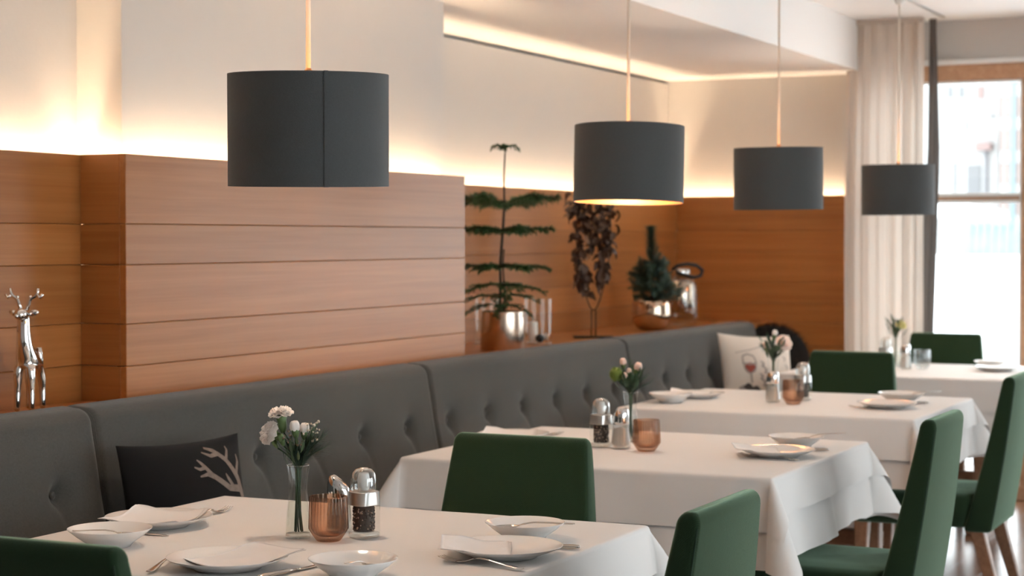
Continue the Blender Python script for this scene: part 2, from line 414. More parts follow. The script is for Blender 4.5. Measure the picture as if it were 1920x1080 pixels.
# ================================================================== WINDOWS
def window(n, axis, p, u0, u1, z0, z1, mids=(1.62,), label=None):
    """axis 'x': glazing in the plane X=p, running along Y from u0 to u1"""
    def bx(a0, a1, d0, d1, c0, c1, r=0.004):
        return bbox(p + d0, p + d1, a0, a1, c0, c1, r, 1) if axis == 'x' else bbox(a0, a1, p + d0, p + d1, c0, c1, r, 1)
    fw_ = 0.085
    root = obj('window_%d' % n, join(bx(u0, u1, 0, 0.08, z1 - fw_, z1), bx(u0, u1, 0, 0.08, z0, z0 + 0.075), bx(u0 + 0.001, u0 + 0.05, 0.001, 0.079, z0 + 0.0745, z1 - fw_ + 0.0005), bx(u1 - 0.05, u1 - 0.001, 0.001, 0.079, z0 + 0.0745, z1 - fw_ + 0.0005)), M['frame'])
    struct(root, label)
    for mz in mids:
        obj('muntin', bx(u0 + 0.05, u1 - 0.05, 0.02, 0.06, mz - 0.012, mz + 0.004), M['frame'], root)
        obj('muntin_bead', bx(u0 + 0.05, u1 - 0.05, 0.012, 0.06, mz + 0.004, mz + 0.024), M['white_trim'], root)
        obj('muntin_bead', bx(u0 + 0.05, u1 - 0.05, 0.012, 0.06, mz - 0.03, mz - 0.012), M['white_trim'], root)
    zz = [z0 + 0.075] + list(mids) + [z1 - fw_]
    for a, b in zip(zz[:-1], zz[1:]):
        obj('pane', bx(u0 + 0.045, u1 - 0.045, 0.036, 0.042, a, b, 0.001), M['pane'], root)
    for s0, s1 in ((u0 + 0.05, u0 + 0.062), (u1 - 0.062, u1 - 0.05)):
        obj('bead', bx(s0, s1, 0.012, 0.06, z0 + 0.075, z1 - fw_), M['white_trim'], root)
    obj('bead', bx(u0 + 0.05, u1 - 0.05, 0.012, 0.06, z1 - fw_ - 0.014, z1 - fw_), M['white_trim'], root)
    return root
window(1, 'x', 10.14, 1.765, 2.68, 0.0, 2.335, label='tall glazed window with pale wooden frame behind the green chair')
for i, (a, b) in enumerate(((0.86, 1.76), (-0.04, 0.86), (-0.94, -0.04), (-1.84, -0.94))):
    window(2 + i, 'x', 10.14, a, b, 0.0, 2.335)
for i in range(6):
    window(6 + i, 'y', -3.3, 0.4 + i, 1.4 + i, 0.05, 2.35)
struct(obj('trim_4', bbox(10.12, 10.20, -1.86, 2.70, 2.335, 2.362, 0.004, 1), M['white_trim']), 'white strip above the window frame')

# ================================================================== OUTSIDE
struct(obj('ground', box(-120, 320, -220, 200, -0.6, -0.35), M['snow']), 'snow covered ground outside')
t = obj('terrace_wall', bbox(17.0, 17.4, -12, 10, -0.4, 1.25, 0.04, 2), M['snow'])
tag(t, 'white snow covered terrace wall outside the window', 'wall')

def slab(name, X, depth, rect, m, root):
    y0, y1, z0, z1 = rect
    return obj(name, bbox(0, depth, y0, y1, z0, z1, 0.02, 1), m, root, loc=(X - root.location.x, 0, 0))
hs = thing('house', 'pale rendered house with small grey windows seen through the window', 'house', (150, 0, 0))
slab('wall', 150, 8, (28.60, 38.53, -0.40, 18.21), M['facade'], hs)
for q in ((32.24, 32.70, 12.63, 13.53), (31.35, 31.81, 12.60, 13.49), (31.05, 31.26, 9.95, 10.71), (30.00, 31.09, 5.01, 7.22), (31.94, 32.19, 5.02, 7.45), (29.00, 29.25, 10.91, 11.25)):
    slab('window', 149.9, 0.2, q, M['ext_window'], hs)
slab('shutter', 149.85, 0.2, (29.82, 30.37, 12.47, 13.44), M['ext_red'], hs)
slab('drainpipe', 149.8, 0.2, (29.48, 29.69, 5.00, 8.46), M['ext_dark'], hs)
slab('awning', 149.2, 0.8, (29.11, 30.36, 8.37, 8.96), M['ext_red'], hs)
h2 = thing('house', 'pinkish brick house with a blue drainpipe at the right window edge', 'house', (146, 0, 0))
slab('wall', 146, 8, (18.86, 27.76, -0.40, 17.30), M['facade_pink'], h2)
for q in ((18.84, 27.74, 14.95, 15.85), (18.84, 27.74, 12.28, 13.18), (18.84, 27.74, 9.73, 10.64), (18.84, 27.74, 7.19, 8.09), (18.84, 27.74, 4.64, 5.55), (18.84, 27.74, 2.26, 3.17)):
    slab('cornice', 145.9, 0.2, q, M['facade'], h2)
slab('drainpipe', 145.5, 0.4, (26.58, 26.90, -0.40, 17.21), M['ext_blue'], h2)
cp = thing('carport', 'low white roofed carport in front of the pale house outside', 'carport', (118, 0, 0))
yA, yB, zA, zB = 28.25, 22.50, 4.28, 3.09
rv = [(0, yA, zA), (0, yB, zB), (3, yB, zB), (3, yA, zA), (0, yA, zB - 0.4), (0, yB, zB - 0.25), (3, yB, zB - 0.25), (3, yA, zB - 0.4)]
obj('roof', (rv, [(0, 1, 2, 3), (4, 7, 6, 5), (0, 4, 5, 1), (3, 2, 6, 7), (1, 5, 6, 2), (0, 3, 7, 4)]), M['snow'], cp)
for yy in (yA - 0.3, yB + 0.15): obj('post', box(0.3, 0.5, yy - 0.08, yy + 0.08, -0.4, zB - 0.2), M['facade'], cp)
hg = thing('hedge', 'frosty teal hedge standing outside below the carport roof', 'hedge', (112, 0, 0))
y0, y1 = 20.12, 23.23
for i in range(7):
    obj('bush', sphere((0, y0 + (y1 - y0) * (i + 0.5) / 7, 0.2), 1.0, 10, 7, (0.6, 0.42, 2.3)), M['ext_teal'], hg, True)

# ================================================================== BANQUETTE
bn = thing('banquette', 'long charcoal grey upholstered wall bench with buttoned back', 'bench', (0, 0, 0))
BX = [3.76 + 0.3093 * i for i in range(-6, 19)]
ZB = 0.748
prof = []                                   # (y, z) cross section, front bottom -> top -> rear bottom
for i in range(30):
    t = i / 29; prof.append((2.985 + 0.085 * t, 0.44 + 0.475 * t))
for i in range(1, 9):
    a = PI / 2 * i / 8; prof.append((3.07 + 0.045 * (1 - math.cos(a)), 0.915 + 0.042 * math.sin(a)))
for i in range(1, 5): prof.append((3.115 + 0.045 * i / 4, 0.957 + 0.001 * i))
for i in range(1, 6):
    a = PI / 2 * i / 5; prof.append((3.16 + 0.02 * math.sin(a), 0.961 - 0.02 * (1 - math.cos(a))))
prof.append((3.18, 0.44))
def cushion_section(x0, x1, nm):
    n = max(24, int((x1 - x0) / 0.0085)); rings = []
    for i in range(n + 1):
        x = x0 + (x1 - x0) * i / n
        e = min(x - x0, x1 - x); pull = 0.0
        if e < 0.022: pull = 0.022 * (1 - math.sqrt(max(0.0, 1 - (1 - e / 0.022) ** 2)))
        ring = []
        for (y, z) in prof:
            d = 0.0
            if y < 3.10:
                for xb in BX:
                    dx = x - xb; dz = z - ZB
                    if abs(dx) < 0.2:
                        d += 0.030 * math.exp(-(dx * dx / (2 * 0.018 ** 2) + dz * dz / (2 * 0.018 ** 2)))
                        d += 0.012 * math.exp(-(dx * dx / (2 * 0.05 ** 2) + dz * dz / (2 * 0.05 ** 2)))
                        if dz < 0:
                            c = dx - 0.16 * (-dz); f = math.exp(dz / 0.075)
                            d += 0.011 * f * math.exp(-c * c / (2 * 0.009 ** 2))
                d += 0.004 * math.exp(-((z - ZB) / 0.06) ** 2)
                d = d * min(1.0, e / 0.03)
            kz = max(0.0, min(1.0, (z - 0.60) / 0.3))
            ring.append(Vector((x, y + d + pull * (1 if y < 3.12 else 0.2), z - pull * 0.6 * (kz if y > 3.06 else 0))))
        rings.append(ring)
    o = obj(nm, loft(rings), M['grey_wool'], bn, True)
    return o
SEAMS = [1.0, 2.07, 3.926, 5.79, 7.65, 9.49]
for a, b in zip(SEAMS[:-1], SEAMS[1:]):
    cs = cushion_section(a + 0.001, b - 0.001, 'back_cushion')
    for xb in BX:
        if a < xb < b:
            me = sphere((xb, 2.985 + 0.085 * (ZB - 0.44) / 0.475 + 0.036, ZB), 0.011, 10, 6, (1, 0.5, 1))
            obj('button', me, M['grey_wool'], cs, True)
obj('seat_cushion', bbox(1.0, 9.49, 2.58, 3.0, 0.36, 0.47, 0.03, 3), M['grey_wool'], bn, True)
obj('seat_cushion', bbox(9.492, 10.06, 2.62, 3.20, 0.36, 0.47, 0.03, 3), M['grey_wool'], bn, True)
obj('plinth', bbox(1.0, 10.06, 2.68, 3.16, 0.0, 0.36, 0.003, 1), M['oak'], bn)
obj('back_frame', bbox(1.0, 9.49, 3.10, 3.165, 0.36, 0.90, 0.003, 1), M['oak_dark'], bn)

# ================================================================== TABLES AND CLOTHS
TY, TB = 2.105, 0.565
TABLES = [(3.44, 2.105), (5.375, 2.105), (7.17, 2.14), (9.20, 2.14)]
TA = 0.495
table_names = ['nearest', 'second', 'third', 'farthest']
def make_table(label, x, y):
    r = thing('dining_table', label, 'table', (x, y, 0), 0, 'dining tables along the bench')
    obj('tabletop', bbox(-TA, TA, -TB, TB, 0.715, 0.742, 0.004, 1), M['beech'], r)
    for s in (-1, 1):
        tr = obj('foot', bbox(-0.34, 0.34, s * 0.34 - 0.04, s * 0.34 + 0.04, 0.0, 0.055, 0.008, 2), M['beech'], r)
        obj('top_bar', bbox(-0.36, 0.36, s * 0.34 - 0.035, s * 0.34 + 0.035, 0.665, 0.714, 0.004, 1), M['beech'], r)
        for q in (-1, 1):
            obj('leg', bbox(q * 0.16 - 0.032, q * 0.16 + 0.032, s * 0.34 - 0.03, s * 0.34 + 0.03, 0.055, 0.665, 0.006, 1), M['beech'], r)
    obj('stretcher', bbox(-0.025, 0.025, -0.34, 0.34, 0.20, 0.26, 0.004, 1), M['beech'], r)
    return r

def cloth_mesh(a, b, Lx, Ly, z, seed, R=0.010, ripple=0.06, flare=0.46, step=0.0, step_at=0.0, push=0.0, hem=0.0):
    """a rectangular cloth lying on a table top (half sizes a, b) and hanging over its edges"""
    rnd = random.Random(seed); ph = [rnd.uniform(0, 6.28) for _ in range(8)]
    def samples(h, L):
        s = [-(h + L) + L * i / 16 for i in range(16)]
        s += [-h - R * 1.6 * (1 - i / 4) for i in range(1, 4)]
        m = 44; s += [-h + 2 * h * i / m for i in range(m + 1)]
        s += [h + R * 1.6 * i / 4 for i in range(1, 4)]
        s += [h + L * (i + 1) / 16 for i in range(16)]
        return sorted(set(round(q, 5) for q in s))
    U, W = samples(a, Lx), samples(b, Ly); V = []
    for u in U:
        for v in W:
            px = max(abs(u) - a, 0.0); py = max(abs(v) - b, 0.0); rho = math.hypot(px, py)
            su = 1 if u > 0 else -1; sv = 1 if v > 0 else -1
            cu = max(-a, min(a, u)); cv = max(-b, min(b, v))
            if rho <= 1e-9:
                V.append((cu, cv, z + 0.0006 * noise.noise(Vector((u * 7 + seed, v * 7, 0))))); continue
            phi = math.atan2(py, px)
            if rho < R * PI / 2: hor = R * math.sin(rho / R); dn = R * (1 - math.cos(rho / R)); s = 0.0
            else: s = rho - R * PI / 2; hor = R; dn = R + s
            corner = (math.sin(2 * phi)) ** 0.9 if 0 < phi < PI / 2 else 0.0
            per = u * 1.0 if py > px else v * 1.0 + 3.1
            k = ph[(0 if su > 0 else 1) + (2 if py > px else 0)]
            rp = ripple * (math.sin(per * 17 + k) * 0.5 + math.sin(per * 31 + k * 2.3) * 0.35 + 0.5 * noise.noise(Vector((per * 6, seed * 1.7, s * 3)))) * (1 - corner)
            fl = 0.07 + rp + flare * corner
            if step and sv < 0 and py > px and corner < 0.9:
                q = (step_at - u) / 0.035
                sm = 1 / (1 + math.exp(-q * 2.2))
                edge = min(1.0, max(0.0, (u + a) / 0.25))
                fl += step * sm * edge * (1 - corner)
            fl = max(0.01, min(0.85, fl))
            hor += s * fl + push * s + hem * min(1.0, s / 0.05); dn = R * 0 + (dn - s) + s * math.sqrt(1 - fl * fl)
            V.append((cu + su * math.cos(phi) * hor, cv + sv * math.sin(phi) * hor, z - dn))
    n = len(W); Fc = []
    for i in range(len(U) - 1):
        for j in range(n - 1):
            Fc.append((i * n + j, (i + 1) * n + j, (i + 1) * n + j + 1, i * n + j + 1))
    return V, Fc
tl = ['dining table under the nearest white cloths, set for three', 'dining table behind the first, under the second pair of white cloths',
      'third dining table from the camera, under white cloths', 'dining table by the window under the brightest white cloths']
cl = ['long white tablecloth on the nearest table', 'long white tablecloth hanging below the topper of the second table', 'long white tablecloth on the third table', 'long white tablecloth on the table by the window']
ol = ['short white top cloth laid over the nearest tablecloth', 'short white top cloth over the second table with folded hanging corners', 'short white top cloth on the third table', 'short white top cloth on the table by the window']
for i, (x, y) in enumerate(TABLES):
    make_table(tl[i], x, y)
    c = obj('tablecloth', cloth_mesh(TA, TB, 0.255, 0.232, 0.7455, 10 + i, step=0.17, step_at=0.02), M['cloth'], None, True, (x, y, 0))
    tag(c, cl[i], 'tablecloth', 'long white tablecloths')
    c = obj('top_cloth', cloth_mesh(TA + 0.003, TB + 0.003, 0.155, 0.115, 0.7495, 30 + i, R=0.012, step=0.17, step_at=0.02, push=0.03, ripple=0.05, hem=0.004), M['cloth'], None, True, (x, y, 0))
    tag(c, ol[i], 'tablecloth', 'short white top cloths')
TZ = 0.7505

# ================================================================== CHAIRS
def make_chair(label):
    r = thing('dining_chair', label, 'chair', (0, 0, 0), 0, 'green upholstered dining chairs')
    rings = []
    def sec(z, hw, y0, y1, rad):
        return [Vector((p[0], (y0 + y1) / 2 + p[1], z)) for p in rrect(hw, (y1 - y0) / 2, rad, 4)]
    N = 22
    for i in range(N + 1):
        t = i / N; z = 0.345 + (0.872 - 0.345) * t
        hw = 0.226 - 0.014 * t - 0.025 * t * t
        bow = 0.006 * math.sin(PI * t)
        y0 = 0.052 - 0.074 * t - bow; y1 = 0.150 - 0.124 * t - bow
        rings.append(sec(z, hw, y0, y1, 0.012))
    for i in range(1, 8):
        a = PI / 2 * i / 7; sh = 0.014 * (1 - math.cos(a)); z = 0.872 + 0.028 * math.sin(a)
        y0, y1 = -0.022 - 0.003 * i / 7, 0.026 - 0.004 * i / 7
        q = 0.018 * (1 - math.cos(a))
        rings.append(sec(z, 0.187 - sh, y0 + q, y1 - q, 0.012))
    b0 = sec(0.338, 0.218, 0.06, 0.142, 0.012)
    bk = obj('backrest', loft([b0] + rings), M['green'], r, True)
    for s in (-1, 1):       # piping seams along the two sides
        pts = [Vector((s * (0.2262 - 0.014 * t - 0.025 * t * t - 0.004), 0.052 - 0.074 * t - 0.006 * math.sin(PI * t) + 0.004, 0.345 + 0.527 * t)) for t in [i / 16 for i in range(17)]]
        obj('seam', tube(pts, 0.0022, 6), M['green_seam'], bk, True)
    st = []
    for z, ins, y0, y1 in ((0.350, 0.012, 0.142, 0.565), (0.358, 0.0, 0.138, 0.58), (0.42, -0.004, 0.13, 0.588), (0.455, 0.0, 0.125, 0.582), (0.468, 0.014, 0.12, 0.566), (0.474, 0.04, 0.118, 0.54), (0.478, 0.10, 0.118, 0.48)):
        st.append([Vector((p[0] * (1 + 0.03 * (p[1] > 0)), (y0 + y1) / 2 + p[1], z)) for p in rrect(0.225 - ins, (y1 - y0) / 2, 0.035, 4)])
    obj('seat', loft(st), M['green'], r, True)
    for sx in (-1, 1):
        for top, bot in (((sx * 0.19, 0.53), (sx * 0.192, 0.54)), ((sx * 0.185, 0.11), (sx * 0.19, 0.01))):
            rg = []
            for t in (0, 0.5, 1):
                h = 0.026 - 0.010 * t; cx = top[0] + (bot[0] - top[0]) * t; cy = top[1] + (bot[1] - top[1]) * t
                rg.append([Vector((cx + p[0], cy + p[1], 0.352 * (1 - t) + 0.0)) for p in rrect(h, h, 0.004, 1)])
            rg.reverse()
            obj('leg', loft(rg), M['beech'], r)
    return r
chair = make_chair('green chair cut off by the left picture edge, back to the camera')
# positions are those of the top of the backrest; rotz turns the sitting direction (+Y) of the chair
chair.location = (2.45, 2.05, 0); chair.rotation_euler = (0, 0, -PI / 2)
for x, y, rz, lb in ((4.285, 2.006, PI / 2, 'green chair at the far side of the nearest table, its dark backrest facing the camera'),
                     (8.10, 2.18, PI / 2, 'green chair between the third table and the window table'),
                     (9.885, 2.155, PI / 2, 'green chair farthest back, right in front of the window'),
                     (3.385, 1.165, 0.0, 'green chair at the aisle end of the nearest table, cut off at the bottom edge'),
                     (5.31, 1.165, 0.0, 'green chair at the aisle end of the second table'),
                     (7.01, 1.262, 0.0, 'green chair at the right picture edge with wooden legs showing')):
    dup(chair, lb, (x, y, 0), (0, 0, rz))

# ================================================================== PENDANT LAMPS
def make_pendant(label, x, y, tilt, seam, ceil=2.58):
    r = thing('pendant_lamp', label, 'lamp', (x, y, 1.514), 0, 'dark drum pendant lamps')
    R, H = 0.175, 0.243
    sh = obj('shade', lathe([(R, 0), (R, 0.004), (R, H * 0.25), (R, H * 0.5), (R, H * 0.75), (R, H - 0.004), (R, H), (R - 0.003, H), (R - 0.003, 0), (R, 0)], 72), M['shade'], r, True)
    obj('lining', lathe([(R - 0.0035, 0.001), (R - 0.0035, H * 0.5), (R - 0.0035, H - 0.001)], 72), M['gold'], sh, True)
    rings = []
    for k in range(6):
        a = seam + (k / 5) * 0.055
        rings.append([Vector(((R + d) * math.cos(a), (R + d) * math.sin(a), z)) for d, z in ((0.0002, -0.0005), (0.0022 if k else 0.0012, -0.0005), (0.0022 if k else 0.0012, H + 0.0005), (0.0002, H + 0.0005))])
    obj('seam_strip', loft(rings), M['shade'], sh)
    for q in range(3):
        a = q * 2 * PI / 3 + 0.4
        obj('spoke', tube([(0.016 * math.cos(a), 0.016 * math.sin(a), H - 0.012), ((R - 0.004) * math.cos(a), (R - 0.004) * math.sin(a), H - 0.012)], 0.0018, 6), M['brass'], sh)
    obj('socket', lathe([(0.0, H + 0.014), (0.006, H + 0.014), (0.0085, H + 0.010), (0.0085, H - 0.02), (0.017, H - 0.024), (0.017, H - 0.075), (0.0, H - 0.075)], 20), M['brass'], r, True)
    obj('bulb', lathe([(0.0, 0.075), (0.016, 0.079), (0.026, 0.092), (0.029, 0.108), (0.025, 0.128), (0.015, 0.150), (0.013, 0.168)], 20), M['bulb'], r, True)
    L = ceil - 1.514
    obj('cable', tube([(0, 0, H + 0.012), (0.0006, 0, H + 0.3), (0, 0, L - 0.04)], [0.0055, 0.005, 0.0042], 10), M['cable'], r, True)
    obj('ceiling_cup', lathe([(0.0, L - 0.05), (0.012, L - 0.05), (0.026, L - 0.035), (0.028, L - 0.012), (0.028, L - 0.0005), (0.0, L - 0.0005)], 24), M['white_trim'], r, True)
    for c in (sh,):
        c.rotation_euler = tilt
    return r
make_pendant('dark pendant lamp nearest the camera, large shade with a vertical seam', 3.500, 2.154, (math.radians(1.1), math.radians(-1.9), 0), math.radians(-138))
make_pendant('dark pendant lamp over the second table, lit gold lining showing below', 5.529, 2.216, (math.radians(0.2), math.radians(2.0), 0), math.radians(60))
make_pendant('dark pendant lamp over the third table beside the curtain', 7.116, 2.214, (0, math.radians(-1.4), 0), math.radians(60))
make_pendant('smallest, farthest pendant lamp hanging in front of the curtain', 9.003, 2.198, (0, math.radians(-1.2), 0), math.radians(60))
tr = obj('ceiling_track', bbox(9.06, 9.98, 2.191, 2.205, 2.570, 2.579, 0.002, 1), M['brushed'])
tag(tr, 'thin grey track on the ceiling beyond the farthest lamp', 'track')

# ================================================================== CURTAINS
def curtain(name, label, m, y0, y1, x, amp, folds, z0=0.02, z1=2.575, seed=1, shape=None, parts=True):
    r = thing(name, label, 'curtain', (0, 0, 0))
    rnd = random.Random(seed); ph = rnd.uniform(0, 6)
    ny, nz = folds * 12, 22; V = []
    for j in range(nz + 1):
        z = z0 + (z1 - z0) * j / nz; h = (z1 - z) / (z1 - z0)
        for i in range(ny + 1):
            t = i / ny
            yy = y0 + (y1 - y0) * t
            if shape: yy = shape(t, h)
            w = 2 * PI * folds * t + ph + 0.5 * math.sin(5 * t + 2 * h)
            a = amp * (0.45 + 0.55 * min(1, h * 6)) * (0.75 + 0.4 * math.sin(7.3 * t + ph))
            V.append((x + a * math.sin(w) + 0.3 * a * math.sin(2.7 * w + 1), yy + 0.35 * a * math.cos(w) * min(1, h * 4), z))
    n = ny + 1
    Fc = [(j * n + i, j * n + i + 1, (j + 1) * n + i + 1, (j + 1) * n + i) for j in range(nz) for i in range(ny)]
    obj('drape', (V, Fc), m, r, True)
    obj('heading_tape', bbox(x - 0.012, x + 0.012, min(y0, y1), max(y0, y1), z1 - 0.025, z1, 0.003, 1), m, r)
    return r
curtain('curtain', 'cream pleated floor length curtain left of the window', M['curtain'], 2.72, 2.30, 9.95, 0.030, 6, seed=3,
        shape=lambda t, h: 2.715 - 0.42 * t + 0.02 * (1 - t) * math.sin(PI * h))
def table_at(h, pts):
    for (a, u), (b, v) in zip(pts[:-1], pts[1:]):
        if h <= b: return u + (v - u) * (h - a) / (b - a)
    return pts[-1][1]
DKL = [(0, 2.285), (0.29, 2.292), (0.43, 2.318), (0.66, 2.333), (1.01, 2.345)]
DKR = [(0, 2.250), (0.29, 2.228), (0.43, 2.238), (0.66, 2.255), (1.01, 2.27)]
curtain('curtain', 'narrow dark taupe curtain edge between cream curtain and window glass', M['curtain_dark'], 2.285, 2.250, 10.035, 0.012, 2, seed=5,
        shape=lambda t, h: table_at(h, DKL) * (1 - t) + table_at(h, DKR) * t)

# ================================================================== TABLEWARE
def rf(r, pts):
    for (a, u), (b, v) in zip(pts[:-1], pts[1:]):
        if r <= b: return u + (v - u) * (r - a) / (b - a)
    return pts[-1][1]
PLATE_IN = [(0, 0.0065), (0.055, 0.0065), (0.070, 0.009), (0.095, 0.016), (0.1195, 0.0245)]
PLATE_OUT = [(0.1200, 0.0245), (0.1195, 0.0232), (0.095, 0.0125), (0.072, 0.0045), (0.066, 0.0), (0.058, 0.0), (0.055, 0.0025), (0.0, 0.0025)]
BOWL_IN = [(0, 0.0055), (0.034, 0.006), (0.048, 0.012), (0.068, 0.025), (0.0855, 0.0375)]
BOWL_OUT = [(0.0862, 0.0377), (0.0858, 0.0362), (0.068, 0.0215), (0.048, 0.0075), (0.042, 0.0), (0.036, 0.0), (0.034, 0.002), (0.0, 0.002)]
plate_me = None
def dish(kind, label, x, y, s=1.0, group=None, tilt=(0, 0)):
    pin, pout = (PLATE_IN, PLATE_OUT) if kind == 'plate' else (BOWL_IN, BOWL_OUT)
    o = obj('dinner_plate' if kind == 'plate' else 'side_bowl', lathe(pin + pout, 64), M['china'], None, True, (x, y, TZ))
    o.scale = (s, s, s)
    return tag(o, label, 'plate' if kind == 'plate' else 'bowl', group or ('white dinner plates' if kind == 'plate' else 'small white bowls'))

def napkin(label, x, y, ox, oy, hw, hh, rot, kind='plate', lift=0.0, fold=True):
    """a folded paper napkin bent onto the dish standing at (x, y)"""
    pin = PLATE_IN if kind == 'plate' else BOWL_IN
    rim_r, rim_z = pin[-1]
    layers = []
    for lay in range(2 if fold else 1):
        V = []; n = 22
        c, s = math.cos(rot + 0.05 * lay), math.sin(rot + 0.05 * lay)
        for top in (1, 0):
            for i in range(n + 1):
                for j in range(n + 1):
                    u = (-1 + 2 * i / n) * hw * (1 - 0.03 * lay); v = (-1 + 2 * j / n) * hh * (1 - 0.03 * lay)
                    X = ox + c * u - s * v; Y = oy + s * u + c * v; r = math.hypot(X, Y)
                    z = rf(r, pin) if r < rim_r else rim_z + 0.10 * (r - rim_r)
                    z = max(z, 0.0075 + 0.010 * max(0.0, (r - 0.04) / 0.08)) if r < rim_r else z
                    z += 0.0012 + 0.0012 * lay + 0.0006 * top + 0.0015 * noise.noise(Vector((X * 22, Y * 22, lay * 3.0))) + lift * max(0.0, (u / hw)) ** 2
                    V.append((X, Y, z))
        N = (n + 1) ** 2; Fc = []
        for i in range(n):
            for j in range(n):
                a = i * (n + 1) + j
                Fc.append((a, a + n + 1, a + n + 2, a + 1)); Fc.append((N + a, N + a + 1, N + a + n + 2, N + a + n + 1))
        edge = [i * (n + 1) for i in range(n + 1)] + [n * (n + 1) + j for j in range(1, n + 1)] + [i * (n + 1) + n for i in range(n - 1, -1, -1)] + [j for j in range(n - 1, 0, -1)]
        for q in range(len(edge)):
            a, b = edge[q], edge[(q + 1) % len(edge)]
            Fc.append((a, b, b + N, a + N))
        layers.append((V, Fc))
    o = obj('napkin', join(*layers), M['napkin'], None, True, (x, y, TZ))
    return tag(o, label, 'napkin', 'folded white paper napkins')

def strip(pts, m=8):
    """pts: (x, y, z, half width, half thickness) -> lofted solid"""
    return loft([[Vector((x, y + hw * math.cos(2 * PI * k / m + PI / m), z + ht * math.sin(2 * PI * k / m + PI / m))) for k in range(m)] for x, y, z, hw, ht in pts])
def fork_parts():
    tines = []
    for q in range(4):
        y0 = (q - 1.5) * 0.0062
        tines.append(strip([(0.0, y0 * 0.95, 0.0085, 0.0005, 0.0005), (0.008, y0, 0.0065, 0.0012, 0.0009), (0.025, y0, 0.0035, 0.0014, 0.0011), (0.047, y0 * 0.98, 0.0025, 0.0016, 0.0012)]))
    head = strip([(0.044, 0, 0.0025, 0.0112, 0.0012), (0.055, 0, 0.0025, 0.0120, 0.0013), (0.068, 0, 0.0040, 0.0095, 0.0014), (0.078, 0, 0.0075, 0.0045, 0.0017), (0.088, 0, 0.0112, 0.0030, 0.0020)])
    handle = strip([(0.086, 0, 0.0108, 0.0030, 0.0020), (0.102, 0, 0.0135, 0.0030, 0.0020), (0.130, 0, 0.0115, 0.0042, 0.0019), (0.165, 0, 0.0070, 0.0066, 0.0017), (0.195, 0, 0.0038, 0.0088, 0.0016), (0.207, 0, 0.0042, 0.0075, 0.0016), (0.211, 0, 0.0052, 0.0035, 0.0013)])
    return tines, head, handle
def knife_parts():
    blade = strip([(0.0, 0.004, 0.0012, 0.0010, 0.0006), (0.012, 0.002, 0.0014, 0.0055, 0.0008), (0.05, 0.0, 0.0016, 0.0095, 0.0009), (0.095, 0.0, 0.0020, 0.0090, 0.0012), (0.112, 0, 0.0030, 0.0050, 0.0020)])
    handle = strip([(0.110, 0, 0.0032, 0.0048, 0.0024), (0.14, 0, 0.0046, 0.0058, 0.0040), (0.185, 0, 0.0052, 0.0085, 0.0048), (0.215, 0, 0.0052, 0.0092, 0.0048), (0.225, 0, 0.0048, 0.0070, 0.0040), (0.228, 0, 0.0046, 0.0030, 0.0020)])
    return blade, handle
def spoon_parts():
    V = []; Fc = []; n = 14
    for lay in (0, 1):
        for i in range(7):
            r = i / 6
            for k in range(n):
                a = 2 * PI * k / n
                V.append((0.027 + 0.027 * r * math.cos(a), 0.0165 * r * math.sin(a) * (1 - 0.12 * math.cos(a)), 0.0015 + 0.0075 * r * r + (0.0012 if lay else 0)))
    for lay in (0, 1):
        o = lay * 7 * n
        for i in range(6):
            for k in range(n):
                q = (o + i * n + k, o + i * n + (k + 1) % n, o + (i + 1) * n + (k + 1) % n, o + (i + 1) * n + k)
                Fc.append(q if lay else tuple(reversed(q)))
    for k in range(n): Fc.append((6 * n + k, 6 * n + (k + 1) % n, 13 * n + (k + 1) % n, 13 * n + k))
    handle = strip([(0.050, 0, 0.0085, 0.0040, 0.0014), (0.062, 0, 0.0125, 0.0028, 0.0018), (0.085, 0, 0.0150, 0.0026, 0.0018), (0.12, 0, 0.0130, 0.0036, 0.0017), (0.15, 0, 0.0100, 0.0060, 0.0015), (0.168, 0, 0.0085, 0.0070, 0.0015), (0.174, 0, 0.0088, 0.0035, 0.0012)])
    return (V, Fc), handle
CUT = {}   # first fork, knife and spoon: later ones are copies
def cutlery(kind, label, p, d, rise=0.0, z=None, roll=0.0):
    """p: functional end, d: direction towards the handle end"""
    ang = math.atan2(d[1], d[0])
    if kind not in CUT:
        r = thing(kind, label, kind, (0, 0, 0), 0, 'steel ' + {'fork': 'forks', 'knife': 'knives', 'spoon': 'spoons'}[kind])
        if kind == 'fork':
            tn, hd, hn = fork_parts()
            h = obj('head', hd, M['steel'], r, True)
            for q in tn: obj('tine', q, M['steel'], h, True)
            obj('handle', hn, M['steel'], r, True)
        elif kind == 'knife':
            a, b = knife_parts(); obj('blade', a, M['steel'], r, True); obj('handle', b, M['steel'], r, True)
        else:
            a, b = spoon_parts(); obj('bowl', a, M['steel'], r, True); obj('handle', b, M['steel'], r, True)
        CUT[kind] = r
    else:
        r = dup(CUT[kind], label, (0, 0, 0)); r.scale = (1, 1, 1)
    r.location = (p[0], p[1], TZ + 0.0005 if z is None else z); r.rotation_euler = (roll, -rise, ang)
    return r

